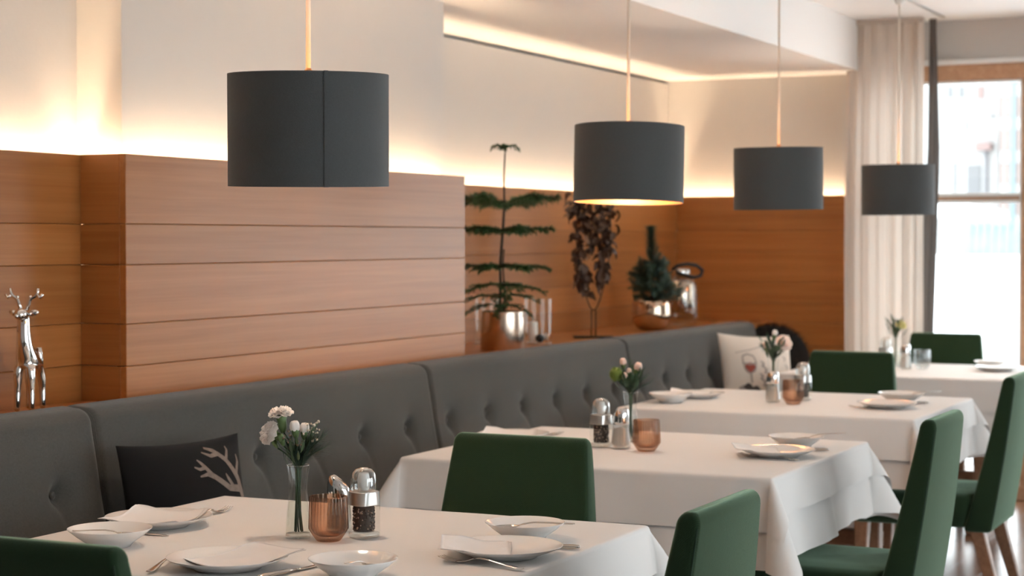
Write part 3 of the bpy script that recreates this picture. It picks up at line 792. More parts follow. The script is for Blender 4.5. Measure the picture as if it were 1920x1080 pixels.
# nearest table
RT = (0.429, -0.903)
dish('plate', 'white plate with a napkin near the bench, far left of the nearest table', 3.454, 2.524)
napkin('white napkin overhanging the plate beside the black antler cushion', 3.454, 2.524, -0.005, 0.008, 0.098, 0.090, math.radians(10), lift=0.004)
cutlery('fork', 'fork behind the far left plate of the nearest table, tine end showing', (3.735, 2.522), (-0.97, -0.12))
dish('bowl', 'small white bowl in front of the green chair at left', 3.184, 2.452, 1.03)
cutlery('spoon', 'spoon lying in the small bowl at left of the nearest table', (3.208, 2.402), (-0.42, 0.90), z=TZ + 0.0185, rise=0.05).scale = (0.78, 0.78, 0.78)
cutlery('knife', 'knife between the two left dishes of the nearest table', (3.345, 2.415), (-0.02, 1.0))
dish('plate', 'white plate at the front edge of the nearest table holding a large napkin', 3.069, 2.078)
napkin('large white napkin lying across the front plate of the nearest table', 3.069, 2.078, 0.035, -0.018, 0.092, 0.078, math.radians(-20))
cutlery('fork', 'fork left of the front plate, tines pointing away', (3.150, 2.233), (-0.965, -0.262))
dish('bowl', 'small white bowl with a spoon at the bottom picture edge', 3.089, 1.804)
cutlery('spoon', 'spoon with a shiny bowl turned up in the front bowl', (3.131, 1.785), (-0.94, -0.115), z=TZ + 0.0125, rise=0.18).scale = (0.78, 0.78, 0.78)
cutlery('knife', 'knife between the front plate and the front bowl', (3.205, 1.925), (-0.93, 0.10))
dish('plate', 'white plate at the aisle end of the nearest table, napkin on its left', 3.424, 1.643)
napkin('white napkin with a raised corner on the right plate of the nearest table', 3.424, 1.643, -0.028, 0.052, 0.085, 0.072, math.radians(24), lift=0.003)
cutlery('fork', 'fork lying in front of the right plate of the nearest table', (3.333, 1.742), (-0.215, -0.97))
cutlery('knife', 'knife half hidden behind the right plate of the nearest table', (3.50, 1.755), (0.30, -0.95))
dish('bowl', 'small white bowl behind the right plate of the nearest table', 3.643, 1.699)
cutlery('spoon', 'spoon resting in the bowl behind the right plate', (3.612, 1.757), (0.42, -0.90), z=TZ + 0.018, rise=0.04)
# second table
dish('plate', 'white plate at the aisle end of the second table', 5.358, 1.668, 0.95)
napkin('white napkin on the right plate of the second table', 5.358, 1.668, -0.02, 0.055, 0.085, 0.07, math.radians(24))
cutlery('fork', 'fork in front of the right plate of the second table', (5.325, 1.775), (-0.30, -0.95))
cutlery('knife', 'knife beside the right plate of the second table', (5.495, 1.785), (0.22, -0.97))
dish('bowl', 'small bowl behind the right plate of the second table', 5.601, 1.683, 1.0)
cutlery('spoon', 'spoon sticking out of the right bowl of the second table', (5.60, 1.69), (0.60, -0.8), z=TZ + 0.016, rise=0.10)
dish('plate', 'white plate by the bench on the second table, half hidden by a chair back', 5.44, 2.575, 0.95)
napkin('white napkin on the plate by the bench of the second table', 5.44, 2.575, -0.01, 0.02, 0.095, 0.085, math.radians(15), lift=0.004)
cutlery('knife', 'knife tip showing beside the bench side plate of the second table', (5.715, 2.525), (-0.97, 0.05))
cutlery('fork', 'fork beside the bench side plate of the second table', (5.65, 2.50), (-0.97, 0.12))
# third table
dish('plate', 'white plate at the aisle end of the third table', 7.074, 1.765, 0.96)
dish('bowl', 'small bowl at the aisle end of the third table', 7.33, 1.773, 1.05)
cutlery('spoon', 'spoon sticking out of the bowl of the third table', (7.33, 1.78), (0.55, -0.83), z=TZ + 0.016, rise=0.10)
cutlery('knife', 'knife beside the right plate of the third table', (7.20, 1.86), (0.50, -0.87))
cutlery('fork', 'fork in front of the right plate of the third table', (7.02, 1.90), (-0.15, -0.95))
dish('bowl', 'small bowl by the bench on the third table', 6.94, 2.60, 1.0)
dish('plate', 'white plate by the bench on the third table', 7.19, 2.58, 0.95)
napkin('white napkin on the bench side plate of the third table', 7.19, 2.58, -0.02, 0.02, 0.095, 0.085, math.radians(15), lift=0.004)
# window table
dish('plate', 'white plate on the window table in front of the bright glass', 9.279, 1.77, 0.96)
dish('bowl', 'small bowl behind the plate on the window table', 9.47, 1.84, 0.95)
dish('plate', 'white plate at the bench end of the window table', 9.20, 2.60, 0.85)
napkin('white napkin on the bench side plate of the window table', 9.20, 2.60, -0.01, 0.01, 0.09, 0.08, math.radians(15), lift=0.004)

# ------------------------------------------------------------------ condiments
def make_mill(label, x, y, s=1.0):
    r = thing('pepper_mill', label, 'pepper mill', (x, y, TZ), math.radians(-22), 'glass pepper mills')
    def sq(h, z, rad): return [Vector((p[0], p[1], z)) for p in rrect(h, h, rad, 4)]
    obj('glass_body', loft([sq(0.024, 0.0, 0.012), sq(0.0285, 0.003, 0.012), sq(0.029, 0.008, 0.012), sq(0.0288, 0.072, 0.013)], True, False), M['glass'], r, True)
    obj('glass_base', loft([sq(0.0245, 0.0005, 0.010), sq(0.0265, 0.004, 0.010), sq(0.0262, 0.012, 0.010), sq(0.020, 0.014, 0.010)]), M['glass_edge'], r, True)
    pc = obj('pepper_column', lathe([(0, 0.0145), (0.0210, 0.0145), (0.0228, 0.016), (0.0232, 0.069), (0, 0.069)], 24), M['pepper'], r, True)
    rnd = random.Random(int(x * 1000)); dark = []; pale = []
    for k in range(260):
        a = rnd.uniform(0, 2 * PI); z = rnd.uniform(0.017, 0.066); q = rnd.uniform(0.0014, 0.0022)
        (pale if rnd.random() < 0.42 else dark).append(sphere((0.0230 * math.cos(a), 0.0230 * math.sin(a), z), q, 6, 4))
    g = obj('peppercorns', join(*dark), M['pepper'], pc, True); g['kind'] = 'stuff'
    g = obj('peppercorns', join(*pale), M['pepper_pale'], pc, True); g['kind'] = 'stuff'
    obj('band', loft([sq(0.0290, 0.0715, 0.016), sq(0.0303, 0.0717, 0.018), sq(0.0305, 0.0722, 0.018), sq(0.0305, 0.0728, 0.018), sq(0.0305, 0.0860, 0.020), sq(0.0304, 0.0998, 0.022), sq(0.0304, 0.1004, 0.022), sq(0.0300, 0.1009, 0.022), sq(0.0285, 0.1010, 0.022)]), M['brushed'], r, True)
    obj('dome', lathe([(0.0275, 0.1015), (0.0282, 0.105), (0.0275, 0.128), (0.0245, 0.141), (0.0175, 0.149), (0.010, 0.151), (0.0, 0.1495)], 32), M['glass_edge'], r, True)
    obj('grinder', lathe([(0.0, 0.102), (0.011, 0.103), (0.0135, 0.112), (0.0140, 0.124), (0.0115, 0.137), (0.0105, 0.141), (0.0, 0.1415)], 24), M['white_plastic'], r, True)
    obj('knob', lathe([(0.0105, 0.1485), (0.0100, 0.1520), (0.0, 0.1525)], 20), M['chrome'], r, True)
    return r
def make_shaker(label, x, y, rot=0.0):
    r = thing('sugar_shaker', label, 'sugar shaker', (x, y, TZ), rot, 'sugar shakers with slanted chrome caps')
    obj('glass_body', lathe([(0.0, 0.0), (0.027, 0.0), (0.0305, 0.003), (0.0305, 0.012), (0.028, 0.030), (0.0255, 0.060), (0.0250, 0.078)], 36), M['glass_edge'], r, True)
    obj('sugar', lathe([(0.0, 0.006), (0.026, 0.006), (0.0275, 0.012), (0.0255, 0.030), (0.0232, 0.060), (0.0, 0.064)], 28), M['sugar'], r, True)
    n = 36; rings = []
    for f, rr in ((0.0, 0.0258), (0.12, 0.0264), (0.55, 0.0258), (0.85, 0.0235), (0.97, 0.0205), (1.0, 0.0170)):
        ring = []
        for k in range(n):
            a = 2 * PI * k / n; X = rr * math.cos(a)
            top = 0.124 - 0.022 * max(0.0, (X + 0.010) / 0.036) * 1.25
            ring.append(Vector((X, rr * math.sin(a), 0.074 + (top - 0.074) * f)))
        rings.append(ring)
    cp_ = obj('cap', loft(rings), M['chrome'], r, True)
    return r
def make_amber(label, x, y, m, s=1.0, name='tealight_glass'):
    o = thing(name, label, 'glass', (x, y, TZ), 0, 'ribbed candle glasses')
    ribs = 34
    fl = lambda a, z: 1 + (0.024 * math.cos(ribs * a) if 0.024 < z < 0.0955 else 0)
    outer = [(0.0, 0.0), (0.0245, 0.0), (0.0265, 0.002), (0.034, 0.012), (0.0412, 0.0235), (0.0424, 0.027), (0.0414, 0.060), (0.0404, 0.094), (0.0403, 0.0965)]
    inner = [(0.0375, 0.0968), (0.0372, 0.094), (0.038, 0.060), (0.0385, 0.030), (0.034, 0.018), (0.022, 0.011), (0.0, 0.0105)]
    obj('ribbed_wall', lathe(outer, 204, rfun=fl), m, o, True)
    obj('inner_wall', lathe(inner, 64), m, o, True)
    o.scale = (s, s, s)
    return o
def make_vase(label, x, y):
    r = thing('bud_vase', label, 'vase', (x, y, TZ), 0, 'slender glass bud vases')
    pr = [(0.0, 0.0), (0.027, 0.0), (0.0288, 0.002), (0.0286, 0.012), (0.0262, 0.045), (0.0215, 0.080), (0.0190, 0.105), (0.0205, 0.128), (0.0235, 0.150), (0.0246, 0.157)]
    inn = [(0.0236, 0.1572), (0.0192, 0.128), (0.0178, 0.105), (0.0202, 0.080), (0.0248, 0.045), (0.0270, 0.014), (0.0, 0.010)]
    obj('glass_wall', lathe(pr, 40), M['glass'], r, True)
    obj('rim', lathe([(0.0246, 0.1570), (0.0245, 0.1585), (0.0238, 0.1585), (0.0236, 0.1570)], 40), M['glass_edge'], r, True)
    obj('foot', lathe([(0.0, 0.0005), (0.0265, 0.0005), (0.0275, 0.004), (0.026, 0.0095), (0.0, 0.0098)], 40), M['glass_edge'], r, True)
    obj('water', lathe([(0.0, 0.0105), (0.0262, 0.0105), (0.0262, 0.018), (0.0242, 0.045), (0.0200, 0.078), (0.0, 0.0785)], 40), M['water'], r, True)
    return r
ROTV = math.atan2(RT[1], RT[0])
# table 1
make_mill('pepper mill with white grinder and peppercorns on the nearest table', 3.512, 2.024)
make_shaker('sugar shaker on the nearest table, mostly hidden behind the amber glass', 3.565, 2.118, ROTV)
make_amber('amber ribbed glass on the nearest table', 3.442, 2.071, M['amber'])
make_vase('glass vase with white carnations on the nearest table', 3.451, 2.153)
# table 2
make_mill('pepper mill beside the sugar shaker on the second table', 5.363, 2.239)
make_shaker('sugar shaker between pepper mill and amber glass on the second table', 5.362, 2.172, ROTV + 2.2)
make_amber('amber ribbed glass on the second table', 5.315, 2.069, M['amber'])
make_vase('glass vase with pink buds behind the sugar shaker on the second table', 5.55, 2.215)
# table 3
make_mill('pepper mill behind the amber glass on the third table', 7.26, 2.155)
make_shaker('sugar shaker left of the amber glass on the third table', 7.127, 2.238, ROTV + 1.9)
make_amber('amber ribbed glass on the third table', 7.07, 2.137, M['amber'])
make_vase('glass vase with a blush flower on the third table', 7.36, 2.31)
# window table
make_mill('pepper mill left of the vase on the window table', 9.30, 2.33)
make_shaker('sugar shaker in front of the vase on the window table', 9.22, 2.21, ROTV + 2.0)
make_amber('pale grey candle glass on the window table', 9.25, 2.135, M['smoke'])
make_vase('glass vase with a yellow flower on the window table', 9.35, 2.29)

# ------------------------------------------------------------------ flowers
def stem_pts(base, head, lean=0.5):
    b, h = Vector(base), Vector(head)
    mid = Vector((b.x * 0.3 + h.x * 0.12, b.y * 0.3 + h.y * 0.12, 0.150))
    return bez(b, Vector((mid.x, mid.y, 0.11)), mid, 6)[:-1] + bez(mid, mid + Vector((h.x * 0.15, h.y * 0.15, (h.z - 0.15) * 0.6)), h, 7)
def carnation_head(r, seed, axis):
    rnd = random.Random(seed); parts = []
    layers = [(7, 0.05, 1.0), (7, 0.28, 0.97), (7, 0.55, 0.90), (6, 0.85, 0.80), (6, 1.12, 0.68), (5, 1.38, 0.52)]
    for li, (n, up_, rr) in enumerate(layers):
        for q in range(n):
            a0 = 2 * PI * (q + 0.5 * (li % 2)) / n + rnd.uniform(-0.12, 0.12); V = []; Fc = []; NU, NR = 9, 5
            for i in range(NR):
                t = i / (NR - 1)
                for k in range(NU):
                    s = -1 + 2 * k / (NU - 1)
                    wid = (3.1 * PI / n) * (0.15 + 0.85 * t ** 0.7) * 0.5
                    a = a0 + s * wid
                    el = up_ * (1 - 0.45 * t) + 0.10
                    ruf = 0.10 * r * t * t * math.sin(s * 7 + q * 2.1 + li)
                    d = r * rr * t * (1 - 0.10 * s * s) * (1 + 0.03 * (k % 2) * (i == NR - 1))
                    V.append(Vector((d * math.cos(el) * math.cos(a), d * math.cos(el) * math.sin(a), d * math.sin(el) * 0.85 + ruf - 0.10 * r + 0.05 * r * li)))
            for i in range(NR - 1):
                for k in range(NU - 1):
                    a = i * NU + k; Fc.append((a, a + 1, a + NU + 1, a + NU))
            parts.append((V, Fc))
    return parts
def align(axis):
    return Vector(axis).normalized().to_track_quat('Z', 'Y').to_matrix().to_4x4()
BOU = None
def flower(name, label, vase, kind, base, head, r, m, axis=(0, 0, 1), cat='flower', group=None):
    root = thing(name, label, cat, (vase[0], vase[1], TZ), ROTV, group)
    head = Vector(head); ax = Vector(axis).normalized(); A4 = Matrix.Translation(head) @ align(ax)
    neck = head - ax * (r * 1.35 if kind != 'ball' else r * 0.5)
    obj('stem', tube(stem_pts(base, neck), 0.0016 if kind != 'sprig' else 0.0011, 6), M['stem'], root, True)
    if kind == 'carnation':
        for q in range(1):
            obj('blossom', xf(join(*carnation_head(r, int(head.x * 9999), ax)), A4), m, root, True)
        obj('calyx', xf(lathe([(0.0, -1.45 * r), (0.20 * r, -1.42 * r), (0.34 * r, -1.0 * r), (0.36 * r, -0.5 * r), (0.46 * r, -0.12 * r), (0.2 * r, 0)], 14), A4), M['calyx'], root, True)
    elif kind == 'bud':
        obj('blossom', xf(lathe([(0.35 * r, -0.35 * r), (0.60 * r, -0.05 * r), (0.72 * r, 0.3 * r), (0.70 * r, 0.7 * r), (0.60 * r, 1.05 * r), (0.44 * r, 1.28 * r), (0.30 * r, 1.15 * r), (0.0, 1.1 * r)], 24, rfun=lambda a, z: 1 + 0.10 * math.sin(5 * a + 90 * z)), A4), m, root, True)
        obj('calyx', xf(lathe([(0.0, -1.3 * r), (0.28 * r, -1.2 * r), (0.50 * r, -0.7 * r), (0.56 * r, -0.25 * r), (0.60 * r, 0.08 * r), (0.5 * r, 0.05 * r)], 14), A4), M['calyx'], root, True)
    elif kind == 'ball':
        rnd = random.Random(5); P = []
        for q in range(420):
            d = Vector((rnd.gauss(0, 1), rnd.gauss(0, 1), rnd.gauss(0, 1))).normalized()
            u, v = frame_of(d); a = head + d * r * 0.45; b = head + d * r * rnd.uniform(0.9, 1.08)
            P.append(([a + u * 0.0008, a - u * 0.0008, b - u * 0.0002 + v * 0.001, b + u * 0.0002 + v * 0.001], [(0, 1, 2, 3)]))
        obj('core', sphere(head, r * 0.72, 14, 10), m, root, True)
        g = obj('bristles', join(*P), m, root); g['kind'] = 'stuff'
    return root
def needle_spray(label, vase, base, dirs, length, n, m, thick=0.0007, seed=1, group=None, name='pine_sprig'):
    root = thing(name, label, 'foliage', (vase[0], vase[1], TZ), ROTV, group); rnd = random.Random(seed)
    for di, (hx, hy, hz) in enumerate(dirs):
        pts = stem_pts(base, (hx, hy, hz)); br = obj('twig', tube(pts, 0.0012, 5), M['stem'], root, True)
        P = []
        for q in range(n):
            t = rnd.uniform(0.42, 1.0); f = t * (len(pts) - 1); i = min(int(f), len(pts) - 2); p = pts[i].lerp(pts[i + 1], f - i)
            ax = (pts[i + 1] - pts[i]).normalized(); u, v = frame_of(ax); a = rnd.uniform(0, 2 * PI)
            d = (ax * rnd.uniform(0.75, 1.3) + (u * math.cos(a) + v * math.sin(a)) * rnd.uniform(0.35, 0.8)).normalized()
            L = length * rnd.uniform(0.6, 1.1); e = p + d * L + Vector((0, 0, -0.12 * L)); w_ = frame_of(d)[0] * thick
            mid = (p + e) / 2 + Vector((0, 0, 0.05 * L))
            P.append(([p + w_, p - w_, mid - w_, mid + w_, e], [(0, 1, 2, 3), (3, 2, 4)]))
        g = obj('needles', join(*P), m, br); g['kind'] = 'stuff'
    return root
def cluster(label, vase, base, spots, r, m, group=None, name='filler_sprig'):
    root = thing(name, label, 'foliage', (vase[0], vase[1], TZ), ROTV, group)
    ctr = sum((Vector(q) for q in spots), Vector()) / len(spots)
    fork_ = Vector((ctr.x * 0.6, ctr.y * 0.6, 0.19))
    st = obj('stem', tube(stem_pts(base, fork_), 0.0013, 6), M['stem'], root, True)
    for q in spots:
        obj('twig', tube([fork_, (fork_ + Vector(q)) / 2 + Vector((0, 0, 0.004)), Vector(q)], 0.0006, 5), M['sprig'], st, True)
        obj('bud', sphere(q, r * random.uniform(0.7, 1.15), 8, 6), m, root, True)
    return root
def leafy(label, vase, base, spots, m, group=None, name='leaf_sprig', L=0.035, wd=0.010):
    root = thing(name, label, 'foliage', (vase[0], vase[1], TZ), ROTV, group)
    for (x, y, z, dx, dy, dz) in spots:
        p = Vector((x, y, z)); d = Vector((dx, dy, dz)).normalized(); u, v = frame_of(d); V = []
        for i, wv in enumerate((0.12, 0.8, 1.0, 0.7, 0.05)):
            c = p + d * L * i / 4 + v * 0.004 * math.sin(PI * i / 4)
            V += [c - u * wd * 0.5 * wv, c + v * 0.001, c + u * wd * 0.5 * wv]
        Fc = []
        for i in range(4): Fc += [(3 * i, 3 * i + 1, 3 * i + 4, 3 * i + 3), (3 * i + 1, 3 * i + 2, 3 * i + 5, 3 * i + 4)]
        obj('leaf', (V, Fc), m, root, True)
    obj('stem', tube(stem_pts(base, (spots[0][0], spots[0][1], spots[0][2])), 0.0013, 6), M['stem'], root, True)
    return root
v1, v2, v3, v4 = (3.451, 2.153), (5.55, 2.215), (7.36, 2.31), (9.35, 2.29)
G1, G2, G3, G4 = ('flowers in the vase of the nearest table', 'flowers in the vase of the second table', 'flowers in the vase of the third table', 'flowers in the vase of the window table')
flower('carnation', 'open white carnation standing highest in the nearest vase', v1, 'carnation', (0.010, 0, 0.013), (-0.037, 0.004, 0.268), 0.0285, M['petal'], (-0.10, -0.15, 1), group=G1)
flower('carnation', 'open white carnation facing the camera at far left of the nearest vase', v1, 'carnation', (0.004, 0.01, 0.013), (-0.060, -0.008, 0.228), 0.0280, M['petal'], (-0.75, -0.62, 0.42), group=G1)
flower('carnation_bud', 'plump white carnation bud in the middle of the nearest bouquet', v1, 'bud', (-0.008, 0.004, 0.013), (-0.005, -0.006, 0.235), 0.0150, M['petal'], (-0.1, -0.1, 1), group=G1)
flower('carnation_bud', 'white carnation bud right of the plump one in the nearest bouquet', v1, 'bud', (-0.004, -0.008, 0.013), (0.014, 0.004, 0.230), 0.0145, M['petal'], (0.05, -0.1, 1), group=G1)
flower('carnation_bud', 'closed green carnation bud below the left white carnation', v1, 'bud', (0.008, -0.006, 0.013), (-0.034, -0.01, 0.213), 0.0110, M['calyx'], (-0.35, -0.2, 1), group=G1)
flower('carnation_bud', 'small green bud beside the calyx of the left carnation', v1, 'bud', (0.002, -0.006, 0.013), (-0.049, 0.0, 0.203), 0.0080, M['calyx'], (-0.6, 0, 1), group=G1)
rnd = random.Random(3)
cluster('sprig of small cream wax flowers in the nearest bouquet', v1, (0.006, 0.006, 0.013), [(0.012 + 0.034 * rnd.random(), rnd.uniform(-0.015, 0.015), 0.208 + 0.044 * rnd.random()) for _ in range(34)], 0.0027, M['waxflower'], G1)
cluster('sprig of tiny brown buds between the white carnations', v1, (-0.006, 0.006, 0.013), [(-0.03 + 0.045 * rnd.random(), rnd.uniform(-0.02, 0.01), 0.188 + 0.045 * rnd.random()) for _ in range(20)], 0.0024, M['dry_pale'], G1)
needle_spray('spray of long fine green needles spreading right in the nearest bouquet', v1, (-0.004, 0.004, 0.013), [(0.052, 0.01, 0.215), (0.035, -0.012, 0.205), (0.062, 0.0, 0.198), (0.02, 0.015, 0.21)], 0.040, 170, M['needle_dark'], seed=2, group=G1)
needle_spray('dense dark green needles filling the middle of the nearest bouquet', v1, (0.0, 0.0, 0.013), [(-0.018, 0.005, 0.195), (0.004, 0.006, 0.19), (-0.004, -0.01, 0.185)], 0.026, 170, M['needle_dark'], thick=0.0010, seed=4, group=G1)
rnd = random.Random(12)
def leaf_ring(n, z0, z1, rr, up_):
    out = []
    for q in range(n):
        a = rnd.uniform(0, 2 * PI); z = rnd.uniform(z0, z1); r = rr * rnd.uniform(0.3, 1.0)
        out.append((r * math.cos(a), r * math.sin(a), z, math.cos(a), math.sin(a), up_ * rnd.uniform(0.7, 2.2)))
    return out
leafy('narrow dark green leaves around the stems of the nearest bouquet', v1, (0.0, 0.002, 0.013), leaf_ring(34, 0.152, 0.205, 0.032, 1.2), M['sprig'], G1, L=0.036, wd=0.0075)
leafy('dark green leaves around the stems of the second bouquet', v2, (0.0, 0.002, 0.013), leaf_ring(34, 0.155, 0.215, 0.04, 1.0), M['stem'], G2, L=0.042, wd=0.012)
leafy('dark green leaves around the stems of the third bouquet', v3, (0.0, 0.002, 0.013), leaf_ring(40, 0.155, 0.225, 0.045, 1.0), M['stem'], G3, L=0.045, wd=0.013)
leafy('grey green leaves around the stems of the window table bouquet', v4, (0.0, 0.002, 0.013), leaf_ring(26, 0.155, 0.225, 0.04, 1.2), M['sprig'], G4, L=0.042, wd=0.012)
# second table
flower('moss_pompon', 'fuzzy moss green ball flower in the second vase', v2, 'ball', (0.008, 0, 0.013), (-0.046, 0.0, 0.215), 0.030, M['moss'], group=G2)
flower('blush_bud', 'large blush bud at the right of the second bouquet', v2, 'bud', (-0.006, 0, 0.013), (0.020, -0.012, 0.232), 0.0175, M['blush'], (0.3, -0.2, 1), group=G2)
flower('blush_bud', 'tall blush bud at the top of the second bouquet', v2, 'bud', (0.004, 0.004, 0.013), (-0.024, 0.0, 0.248), 0.0145, M['blush'], (-0.1, -0.2, 1), group=G2)
flower('blush_bud', 'low blush bud next to the moss green ball', v2, 'bud', (0.004, -0.006, 0.013), (-0.020, -0.02, 0.206), 0.0125, M['blush'], (-0.1, -0.3, 1), group=G2)
flower('blush_bud', 'small blush bud in the centre of the second bouquet', v2, 'bud', (-0.004, -0.006, 0.013), (-0.006, -0.014, 0.222), 0.0105, M['blush'], (0, -0.2, 1), group=G2)
needle_spray('spray of fine green needles on the right of the second bouquet', v2, (-0.004, 0.004, 0.013), [(0.052, 0.01, 0.205), (0.030, -0.012, 0.20), (0.06, 0.0, 0.185), (0.0, 0.01, 0.25)], 0.036, 110, M['needle_dark'], seed=6, group=G2)
needle_spray('dark leafy green below the blush buds of the second vase', v2, (0.0, 0.0, 0.013), [(-0.03, 0.005, 0.185), (0.004, 0.006, 0.20), (0.015, -0.01, 0.19), (-0.015, -0.01, 0.195)], 0.024, 90, M['needle_dark'], thick=0.0012, seed=8, group=G2)
# third table
flower('blush_carnation', 'round blush carnation at the right of the third bouquet', v3, 'carnation', (-0.008, 0, 0.013), (0.042, -0.014, 0.222), 0.037, M['petal_pink'], (0.35, -0.7, 0.5), group=G3)
flower('cream_bud', 'cream bud on the left of the third bouquet', v3, 'bud', (0.006, 0, 0.013), (-0.030, -0.01, 0.205), 0.0165, M['blush'], (-0.2, -0.3, 1), group=G3)
flower('cream_bud', 'cream bud at the top of the third bouquet', v3, 'bud', (0.0, 0.005, 0.013), (0.006, 0.0, 0.255), 0.0150, M['petal'], (0.1, -0.1, 1), group=G3)
needle_spray('dark green needles filling the third bouquet', v3, (0.0, 0.0, 0.013), [(-0.03, 0.005, 0.20), (0.004, 0.006, 0.24), (0.02, -0.01, 0.195), (-0.025, -0.01, 0.25), (0.04, 0.01, 0.19)], 0.030, 120, M['needle_dark'], thick=0.0012, seed=9, group=G3)
# window table
flower('yellow_bloom', 'pale yellow flower in the vase of the window table', v4, 'carnation', (-0.006, 0, 0.013), (0.022, -0.008, 0.212), 0.030, M['yellow'], (0.2, -0.6, 0.7), group=G4)
needle_spray('pale green sprigs on the left of the window table bouquet', v4, (0.0, 0.0, 0.013), [(-0.045, 0.005, 0.235), (-0.02, 0.006, 0.25), (0.0, -0.01, 0.235), (0.02, 0.01, 0.20)], 0.030, 100, M['sprig'], thick=0.0014, seed=11, group=G4)

# ================================================================== CUSHIONS
def pillow_pt(u, v, hx, hz, t, side=-1):
    e = max(0.0, (1 - u * u)) ** 0.55 * max(0.0, (1 - v * v)) ** 0.55
    X = hx * u * (1 - 0.07 * (1 - v * v) * abs(u)); Z = hz * v * (1 - 0.07 * (1 - u * u) * abs(v))
    return Vector((X, side * t * e, Z))
def pillow_mesh(hx, hz, t, n=30):
    V = []; Fc = []
    for side in (-1, 1):
        for i in range(n + 1):
            for j in range(n + 1):
                u = math.sin(PI / 2 * (-1 + 2 * i / n)); v = math.sin(PI / 2 * (-1 + 2 * j / n))
                p = pillow_pt(u, v, hx, hz, t, side); 
                V.append(p)
    N = (n + 1) ** 2
    for s in (0, 1):
        for i in range(n):
            for j in range(n):
                a = s * N + i * (n + 1) + j; q = (a, a + n + 1, a + n + 2, a + 1)
                Fc.append(q if not s else tuple(reversed(q)))
    return V, Fc
def print_strip(path, widths, hx, hz, t, off=0.0014):
    """flat print on the pillow front: a band along a path in (u, v)"""
    V = []; Fc = []; P = [Vector((a, b, 0)) for a, b in path]
    dense = []; W = []
    for i in range(len(P) - 1):
        for k in range(5):
            f = k / 5; dense.append(P[i].lerp(P[i + 1], f)); W.append(widths[i] + (widths[i + 1] - widths[i]) * f)
    dense.append(P[-1]); W.append(widths[-1])
    for i, p in enumerate(dense):
        d = (dense[min(i + 1, len(dense) - 1)] - dense[max(i - 1, 0)]); d = Vector((d.x * hx, d.y * hz, 0)).normalized(); nrm = Vector((-d.y, d.x, 0))
        for s in (-1, 0, 1):
            u = p.x + nrm.x * s * W[i] / hx; v = p.y + nrm.y * s * W[i] / hz
            u = max(-0.97, min(0.97, u)); v = max(-0.97, min(0.97, v))
            q = pillow_pt(u, v, hx, hz, t); q.y -= off; V.append(q)
    for i in range(len(dense) - 1):
        for s in (0, 1): Fc.append((3 * i + s, 3 * i + s + 1, 3 * i + s + 4, 3 * i + s + 3))
    return V, Fc
def print_blob(cu, cv, ru, rv, hx, hz, t, n=20, wob=0.0, off=0.0014, seed=0):
    rnd = random.Random(seed); V = []; Fc = []
    for i in range(4):
        for k in range(n):
            a = 2 * PI * k / n; w = 1 + wob * math.sin(3 * a + seed) + wob * 0.7 * math.sin(7 * a + 2 * seed)
            u = max(-0.97, min(0.97, cu + ru * i / 3 * w * math.cos(a))); v = max(-0.97, min(0.97, cv + rv * i / 3 * w * math.sin(a)))
            q = pillow_pt(u, v, hx, hz, t); q.y -= off; V.append(q)
    for i in range(3):
        for k in range(n): Fc.append((i * n + k, i * n + (k + 1) % n, (i + 1) * n + (k + 1) % n, (i + 1) * n + k))
    return V, Fc
# black cushion with antler
hx, hz, th = 0.252, 0.185, 0.060
pw = thing('cushion', 'black cushion with a grey antler print leaning on the bench back', 'cushion', (4.105, 2.905, 0.682))
pw.rotation_euler = (math.radians(-10), math.radians(1.5), math.radians(-4))
cv = obj('cover', pillow_mesh(hx, hz, th), M['black_cloth'], pw, True)
for path, wd in (([(0.97, -0.45), (0.88, -0.15), (0.80, 0.18), (0.66, 0.44), (0.52, 0.60), (0.42, 0.66)], [0.016, 0.014, 0.010, 0.007, 0.006, 0.003]),
                 ([(0.84, 0.03), (0.62, 0.06), (0.40, 0.26), (0.30, 0.44), (0.26, 0.50)], [0.009, 0.008, 0.007, 0.005, 0.002]),
                 ([(0.44, 0.22), (0.34, 0.28), (0.24, 0.26)], [0.006, 0.005, 0.002]), ([(0.34, 0.38), (0.26, 0.36), (0.20, 0.40)], [0.005, 0.004, 0.002]),
                 ([(0.78, 0.22), (0.86, 0.40), (0.85, 0.50)], [0.007, 0.006, 0.002]), ([(0.66, 0.44), (0.72, 0.58), (0.71, 0.64)], [0.006, 0.004, 0.002]),
                 ([(0.56, 0.55), (0.46, 0.53), (0.36, 0.60)], [0.006, 0.005, 0.002]), ([(0.70, 0.05), (0.62, 0.20), (0.60, 0.26)], [0.007, 0.005, 0.002])):
    path = [(0.97 - (0.97 - a) * 1.32, min(0.88, b * 1.12 + 0.14)) for a, b in path]
    obj('antler_print', print_strip(path, [q * 1.15 for q in wd], hx, hz, th), M['print_antler'], cv, True)
# black fur cushion and printed cushion in the corner
fw_ = thing('fur_cushion', 'black shaggy fur cushion in the bench corner by the end wall', 'cushion', (9.80, 3.10, 0.715))
fw_.rotation_euler = (math.radians(-12), 0, math.radians(-84))
hx2, hz2, th2 = 0.25, 0.225, 0.07
fcv = obj('cover', sphere((0, 0, 0), 1.0, 32, 20, (0.225, 0.085, 0.215)), M['fur'], fw_, True)
rnd = random.Random(21); P = []
for q in range(5200):
    d0 = Vector((rnd.gauss(0, 1), rnd.gauss(0, 1), rnd.gauss(0, 1))).normalized(); p = Vector((d0.x * 0.225, d0.y * 0.085, d0.z * 0.215))
    d = (Vector((d0.x / 0.225, d0.y / 0.085, d0.z / 0.215)).normalized() + Vector((rnd.uniform(-0.5, 0.5), rnd.uniform(-0.3, 0.3), rnd.uniform(-0.6, 0.3)))).normalized()
    L = rnd.uniform(0.018, 0.036); w_ = frame_of(d)[0] * 0.0018
    P.append(([p + w_, p - w_, p + d * L], [(0, 1, 2)]))
